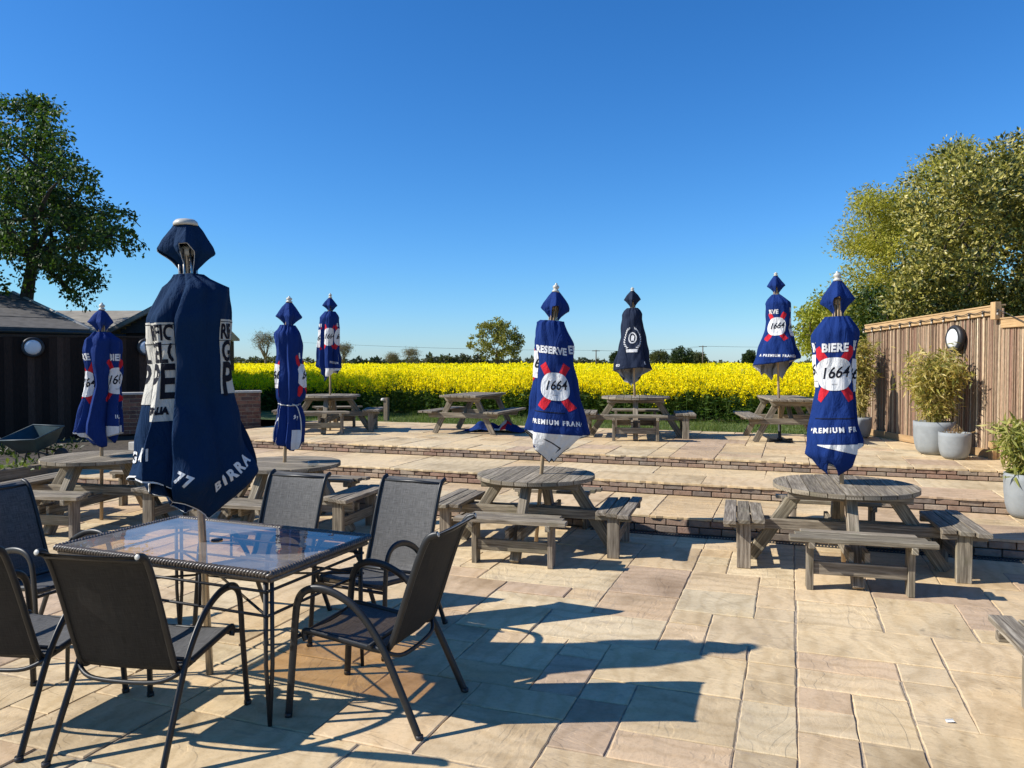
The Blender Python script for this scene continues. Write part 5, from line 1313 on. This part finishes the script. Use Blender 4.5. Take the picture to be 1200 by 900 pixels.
    # leafy mass under the flower heads
    o = sdpoly('crop_understorey', [(-40, D5+2.0), (40, D5+2.0), (330, 420), (-330, 420)], Z3+.62, M['understorey']); o['kind'] = 'stuff'
M['understorey'] = ground_mat('crop_understorey', (.22, .22, .012), (.62, .52, .012), 2.2)
crop()

# lawn blades
def lawn():
    g = np.random.default_rng(6); n = 52000
    s = g.uniform(-11, 7.5, n); d = D4+.02+np.abs(g.uniform(0, 1, n))*(D5-D4+.5); x, y = s*SV.x+d*DV.x, s*SV.y+d*DV.y
    h = g.uniform(.025, .07, n)*(1+1.2*(np.sin(3*s)*np.sin(2.2*d+s) > .55)); a = g.uniform(0, PI, n); o = np.stack([np.cos(a)*.005, np.sin(a)*.005, 0*a], 1); p = np.stack([x, y, np.full(n, Z3-.03)], 1)
    t = p+np.stack([g.normal(size=n)*.02, g.normal(size=n)*.02, h], 1)
    V = np.stack([p-o, p+o, t], 1).reshape(-1, 3)
    o = mesh_np('grass', V, np.arange(3*n).reshape(n, 3), M['leaf'], col=palette(n, [(.08, .13, .025), (.12, .17, .035), (.17, .19, .055)], None, .2, g)); o['kind'] = 'stuff'
lawn()

# weeds in the shaded bed
def weeds():
    g = np.random.default_rng(8); V, F, COL, b0 = [], [], [], 0
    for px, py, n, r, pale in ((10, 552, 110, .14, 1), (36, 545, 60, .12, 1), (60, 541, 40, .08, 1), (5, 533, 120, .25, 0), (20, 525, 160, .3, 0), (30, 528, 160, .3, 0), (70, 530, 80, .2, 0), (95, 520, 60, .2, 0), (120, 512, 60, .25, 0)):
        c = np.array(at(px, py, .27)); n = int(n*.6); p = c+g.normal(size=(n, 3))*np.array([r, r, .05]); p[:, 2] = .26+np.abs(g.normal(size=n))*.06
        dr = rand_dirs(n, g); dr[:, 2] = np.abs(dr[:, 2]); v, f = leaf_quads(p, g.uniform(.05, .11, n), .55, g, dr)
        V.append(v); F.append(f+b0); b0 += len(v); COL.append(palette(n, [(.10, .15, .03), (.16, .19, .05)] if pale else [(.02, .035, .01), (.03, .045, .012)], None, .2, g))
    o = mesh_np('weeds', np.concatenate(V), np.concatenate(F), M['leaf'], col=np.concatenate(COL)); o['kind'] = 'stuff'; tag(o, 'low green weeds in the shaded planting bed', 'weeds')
weeds()

# ------------------------------------------------------------------ pots and bamboo
def pot(loc, dia, h, label, name='planter', round_base=True):
    root = empty(name, loc); tag(root, label, 'plant pot', 'pale grey round plant pots'); r = dia/2
    b = MB(); b.lathe([(r*.52, 0), (r*.66, .012), (r*.82, h*.12), (r*.92, h*.30), (r*.98, h*.55), (r, h*.85), (r, h), (r*.90, h), (r*.89, h*.86)], n=40); b.build('shell', M['pot'], root)
    b = MB(); b.lathe([(r*.895, h*.85), (r*.6, h*.88), (0, h*.885)], n=24); b.build('soil', M['soil'], root); return root
BAM = [(.50, .38, .11), (.42, .34, .09), (.30, .28, .06), (.58, .47, .20), (.18, .19, .04)]
def bamboo(loc, hgt, wid, n, label, seed, cols=BAM, w=(.25, .25, .25, .12, .13), lsz=.13, lo=.16, r0=.09, leanx=0.0):
    g = np.random.default_rng(seed); rr = random.Random(seed); root = empty('bamboo_plant', loc); tag(root, label, 'bamboo', 'bamboo plants in pots')
    b = MB(); P = []
    for i in range(n):
        a = rr.uniform(0, 2*PI); r = r0*math.sqrt(rr.random()); tip = Vector((math.cos(a), math.sin(a), 0))*wid*rr.uniform(.2, 1)*.5+Vector((leanx, 0, hgt*rr.uniform(.55, 1.0)))
        p0 = Vector((math.cos(a)*r, math.sin(a)*r, 0)); m = p0.lerp(tip, .55)+Vector((0, 0, hgt*.10)); path = smooth_path([p0, m, tip], 5)
        b.sweep(path, [.006*(1-.6*j/(len(path)-1)) for j in range(len(path))], n=5, col=(.40, .33, .13))
        for j, p in enumerate(path):
            if p.z > lo*hgt:
                for _ in range(rr.randint(6, 10)): P.append(np.array(p)+g.normal(size=3)*np.array([.06, .06, .05])*(wid/.8))
    b.build('canes', M['bark'], root); P = np.array(P); dr = rand_dirs(len(P), g)
    v, f = leaf_quads(P, lsz*g.uniform(.6, 1.25, len(P)), .17, g, dr, .45); mesh_np('foliage', v, f, M['leaf'], col=palette(len(P), cols, list(w), .2, g), parent=root); return root
PA = Vector((6.03, 10.95, Z3)); pot(PA, .54, .47, 'large pale grey pot holding tall straw coloured bamboo against the cane fence')
bamboo(PA+Vector((0, 0, .40)), 1.10, .86, 70, 'tall straw coloured bamboo in the large pot beneath the fence light', 3)
PB = Vector((6.02, 10.42, Z3)); pot(PB, .40, .36, 'smaller pale grey pot with a withered plant, beside the large bamboo pot')
g4 = np.random.default_rng(4); P = np.array(PB)+np.array([0, 0, .33])+g4.normal(size=(90, 3))*np.array([.06, .06, .03]); dr = rand_dirs(90, g4); dr[:, 2] = np.abs(dr[:, 2])+.4
v, f = leaf_quads(P-np.array(PB)-np.array([0, 0, .32]), .09*g4.uniform(.6, 1.2, 90), .16, g4, dr); o = mesh_np('withered_plant', v, f, M['leaf'], col=palette(90, [(.25, .15, .08), (.35, .24, .12)], None, .2, g4)); o.location = PB+Vector((0, 0, .32)); tag(o, 'brown withered stubs in the smaller grey pot', 'plant')
PC = Vector((6.06, 13.35, Z3)); pot(PC, .38, .36, 'pale grey pot at the far end of the cane fence behind the sunlit parasol')
bamboo(PC+Vector((0, 0, .30)), 1.40, .46, 36, 'slender bamboo at the far end of the cane fence behind the sunlit parasol', 5)
PD = Vector((5.32, 7.90, Z1)); pot(PD, .42, .46, 'pale grey pot on the lowest step, cut off by the picture edge')
bamboo(PD+Vector((.05, 0, .40)), .62, .70, 46, 'bushy green bamboo in the pot at the picture edge', 6, [(.24, .25, .05), (.34, .33, .08), (.48, .42, .15), (.14, .17, .03)], (.35, .3, .2, .15), .15, .05)

# ------------------------------------------------------------------ far trees, hedges and power line
OAKC = [(.18, .18, .04), (.25, .24, .05), (.30, .27, .07), (.10, .11, .03)]
g5 = np.random.default_rng(15); YO = 150
OUT = [(549, 408), (550, 397), (556, 393), (559, 383), (568, 377), (578, 373), (589, 373), (599, 378), (605, 386), (612, 395), (614, 405), (608, 413), (601, 421), (592, 417), (584, 419), (573, 417), (566, 420), (556, 416)]
cl = clumps_from_outline(OUT, 150, YO, 4, g5)
tree('oak_tree', 'solitary spreading oak on the field skyline', 'tree', atY(583, 428, YO), atY(582, 414, YO), cl, .62, 42, .42, OAKC, [.3, .3, .2, .2], trunk_r=.42, limbs=90, seed=16, limb_r=.16, limb_col=(.09, .075, .055))
def bare(label, px, top, w, seed, Y=150, n=170):
    g = np.random.default_rng(seed); rr = random.Random(seed); base = atY(px, 427, Y); base.z = 0; root = empty('bare_tree', base); tag(root, label, 'tree', 'leafless trees on the skyline')
    b = MB(); ht = atY(px, top, Y).z; hw = w/2*Y/900; fork = Vector((0, 0, ht*.3)); b.sweep([(0, 0, 0), (0, 0, ht*.15), fork], [.3, .22, .18], n=6, col=(.16, .13, .11)); ends = [(fork, .14)]
    for i in range(n):
        st, r = ends[min(len(ends)-1, int(rr.random()**1.3*len(ends)))]
        t = rr.uniform(0, 2*PI); q = Vector((math.cos(t)*hw*rr.uniform(.3, 1), math.sin(t)*hw*rr.uniform(.3, 1), ht*(.40+.60*math.sqrt(rr.random()))))
        e = ((q.x/hw)**2+(q.y/hw)**2); q.z = min(q.z, ht*(.62+.38*math.sqrt(max(0, 1-e)))); c = st.lerp(q, rr.uniform(.45, .95)); m = st.lerp(c, .5)+Vector((rr.uniform(-.3, .3), rr.uniform(-.3, .3), rr.uniform(0, .5)))*.6
        b.sweep([st, m, c], [r, r*.7, max(.018, r*.4)], n=4, col=(.17, .145, .12)); ends.append((c, max(.022, r*.55)))
    b.build('trunk', M['bark'], root)
    P = np.array([tuple(e) for e, _ in ends]); j = np.repeat(np.arange(len(P)), 12); p = P[j]+g.normal(size=(len(j), 3))*.35
    v, f = leaf_quads(p, g.uniform(.25, .6, len(j)), .10, g, np.tile([0, 0, .5], (len(j), 1))+rand_dirs(len(j), g)); mesh_np('twigs', v, f, M['leaf'], col=palette(len(j), [(.20, .17, .12), (.16, .15, .085)], None, .2, g), parent=root)
bare('leafless tree standing above the field between the big parasol and the tied one', 311, 387, 36, 1)
bare('leafless tree showing beside the small terrace parasol', 402, 402, 26, 2)
bare('pale leafless tree on the skyline, wider one of the pair left of the oak', 482, 408, 26, 3, 170)
bare('pale leafless tree on the skyline, smaller one of the pair left of the oak', 459, 414, 20, 4, 170)
def far_tree(label, px, top, w, Y, cols, seed, nm='round_tree'):
    g = np.random.default_rng(seed); hw = w/2*Y/900; zt = atY(px, top, Y).z; n = 90; base = atY(px, 427, Y); base.z = 0
    u = rand_dirs(n, g)*(g.uniform(.35, 1, (n, 1))**.5); c = np.array([base.x, Y, zt*.56])+u*np.array([hw*.9, hw*.9, zt*.42])
    tree(nm, label, 'tree', base, base+Vector((0, 0, zt*.3)), c, hw*.30, 45, .45, cols, None, trunk_r=.25, limbs=10, seed=seed, group='round trees on the skyline')
DK = [(.025, .045, .014), (.04, .065, .018)]; MD = [(.07, .085, .03), (.10, .105, .04)]
far_tree('dark green round tree on the field skyline by the power pole', 799, 407, 27, 190, DK, 21)
far_tree('grey green tree between the slate parasol and the dark round tree', 772, 411, 24, 200, MD, 22)
far_tree('grey green tree behind the power pole, right of the dark round tree', 817, 412, 20, 205, MD, 23)
far_tree('small green tree at the left of the cross-based parasol', 878, 410, 16, 190, DK, 24)
far_tree('low dark tree left of the slate parasol on the skyline', 722, 412, 16, 200, DK, 25)
def hedge(name, label, runs, Y, cols, seed):
    g = np.random.default_rng(seed); P = []
    for x0, x1, y0, y1, n in runs:
        px = g.uniform(x0, x1, n); top = y0+(y1-y0)*(px-x0)/(x1-x0)+1.6*np.sin(px*.31)+1.2*np.sin(px*.83+1); t = g.uniform(0, 1, n)**.8
        for a, b_ in zip(px, 429+(top-429)*t): v = atY(a, b_, Y+g.uniform(-3, 3)); P.append(tuple(v))
    P = np.array(P); v, f = leaf_quads(P, g.uniform(.5, 1.3, len(P)), .7, g); o = mesh_np(name, v, f, M['leaf'], col=palette(len(P), cols, None, .3, g)); tag(o, label, 'hedge', None, 'stuff')
hedge('hedgerow', 'long mixed hedgerow and wood closing the field on the skyline', [(270, 330, 421, 420, 900), (330, 440, 422, 423, 1200), (440, 500, 421, 422, 900), (500, 565, 418, 418, 1700), (560, 700, 421, 421, 1900), (690, 840, 424, 423, 1500), (840, 1010, 425.5, 424, 900), (1000, 1250, 424, 424, 900)], 235, [(.06, .07, .03), (.085, .085, .04), (.045, .06, .03), (.10, .10, .05)], 31)
hedge('conifer_wood', 'dark distant wood low on the skyline beside the small terrace parasol', [(404, 445, 423, 421, 700), (440, 462, 422, 424, 300)], 225, [(.02, .035, .018), (.03, .045, .02)], 32)
def pole(px, top, label):
    Y = 185; b_ = atY(px, 428, Y); b_.z = 0; root = empty('power_pole', b_); tag(root, label, 'utility pole', 'wooden power poles'); zt = atY(px, top, Y).z
    m = MB(); m.sweep([(0, 0, 0), (0, 0, zt)], [.17, .12], n=8); m.build('shaft', M['pole_far'], root); m = MB(); m.box((0, 0, zt-.25), (1.9, .12, .14)); m.build('cross_arm', M['pole_far'], root); return b_, zt
pa, za = pole(698.5, 410, 'wooden power pole on the skyline right of the middle parasol'); pb, zb_ = pole(823.5, 405, 'taller wooden power pole on the skyline by the round dark tree')
wr = MB()
for k in (-.8, .8):
    A = [Vector((pa.x-75, 185, za+2.0)), Vector((pa.x+k, 185, za-.15)), Vector((pb.x+k, 185, zb_-.15)), Vector((pb.x+70, 185, zb_+.3))]
    pts = []
    for a, b_ in zip(A, A[1:]):
        for j in range(8): t = j/8; q = a.lerp(b_, t); q.z -= .5*4*t*(1-t); pts.append(q)
    wr.sweep([p-pa for p in pts]+[A[-1]-pa], .022, n=4)
o = wr.build('power_line', M['wire']); o.location = pa; tag(o, 'thin power wires strung across the sky between the wooden poles', 'power line')

# ------------------------------------------------------------------ daylight
SUN_EL, SUN_AZ = R(37.5), R(8)
Ld = Vector((math.cos(SUN_EL)*math.cos(SUN_AZ), math.cos(SUN_EL)*math.sin(SUN_AZ), -math.sin(SUN_EL)))
sl_ = bpy.data.lights.new('sun', 'SUN'); sun = bpy.data.objects.new('sun', sl_); C.objects.link(sun)
sl_.energy = 5.0; sl_.angle = R(.53); sl_.color = (1, .955, .88); sun.rotation_euler = Ld.to_track_quat('-Z', 'Y').to_euler(); sun.location = (-12, -2, 14)
w = bpy.data.worlds.new('World'); S.world = w; w.use_nodes = True; nt = w.node_tree
sk = nt.nodes.new('ShaderNodeTexSky'); sk.sky_type = 'NISHITA'; sk.sun_disc = False; sk.sun_elevation = SUN_EL
sk.sun_rotation = math.atan2(-Ld.x, -Ld.y); sk.altitude = 0; sk.air_density = 1.0; sk.dust_density = 0.15; sk.ozone_density = 2.0
bg = nt.nodes['Background']; bg.inputs['Strength'].default_value = 0.085
# clear-day colour response of the sky: per-channel curve over the Nishita radiance
sep = nt.nodes.new('ShaderNodeSeparateColor'); cmb = nt.nodes.new('ShaderNodeCombineColor'); nt.links.new(sk.outputs['Color'], sep.inputs[0])
for i, (gain, p, top) in enumerate(((.251, 1.507, 15.), (.767, 1.122, 7.), (1.43, 1.01, 5.8))):
    mn = N(nt, 'ShaderNodeMath', operation='MINIMUM'); nt.links.new(sep.outputs[i], mn.inputs[0]); mn.inputs[1].default_value = top
    pw = N(nt, 'ShaderNodeMath', operation='POWER'); nt.links.new(mn.outputs[0], pw.inputs[0]); pw.inputs[1].default_value = p
    ml = N(nt, 'ShaderNodeMath', operation='MULTIPLY'); nt.links.new(pw.outputs[0], ml.inputs[0]); ml.inputs[1].default_value = gain; nt.links.new(ml.outputs[0], cmb.inputs[i])
nt.links.new(cmb.outputs[0], bg.inputs['Color'])
v = S.view_settings; v.view_transform = 'Standard'; v.look = 'None'; v.exposure = 0.42; v.gamma = 1.0; v.use_curve_mapping = False
S.cycles.max_bounces = 8; S.cycles.transparent_max_bounces = 16; S.cycles.sample_clamp_indirect = 8
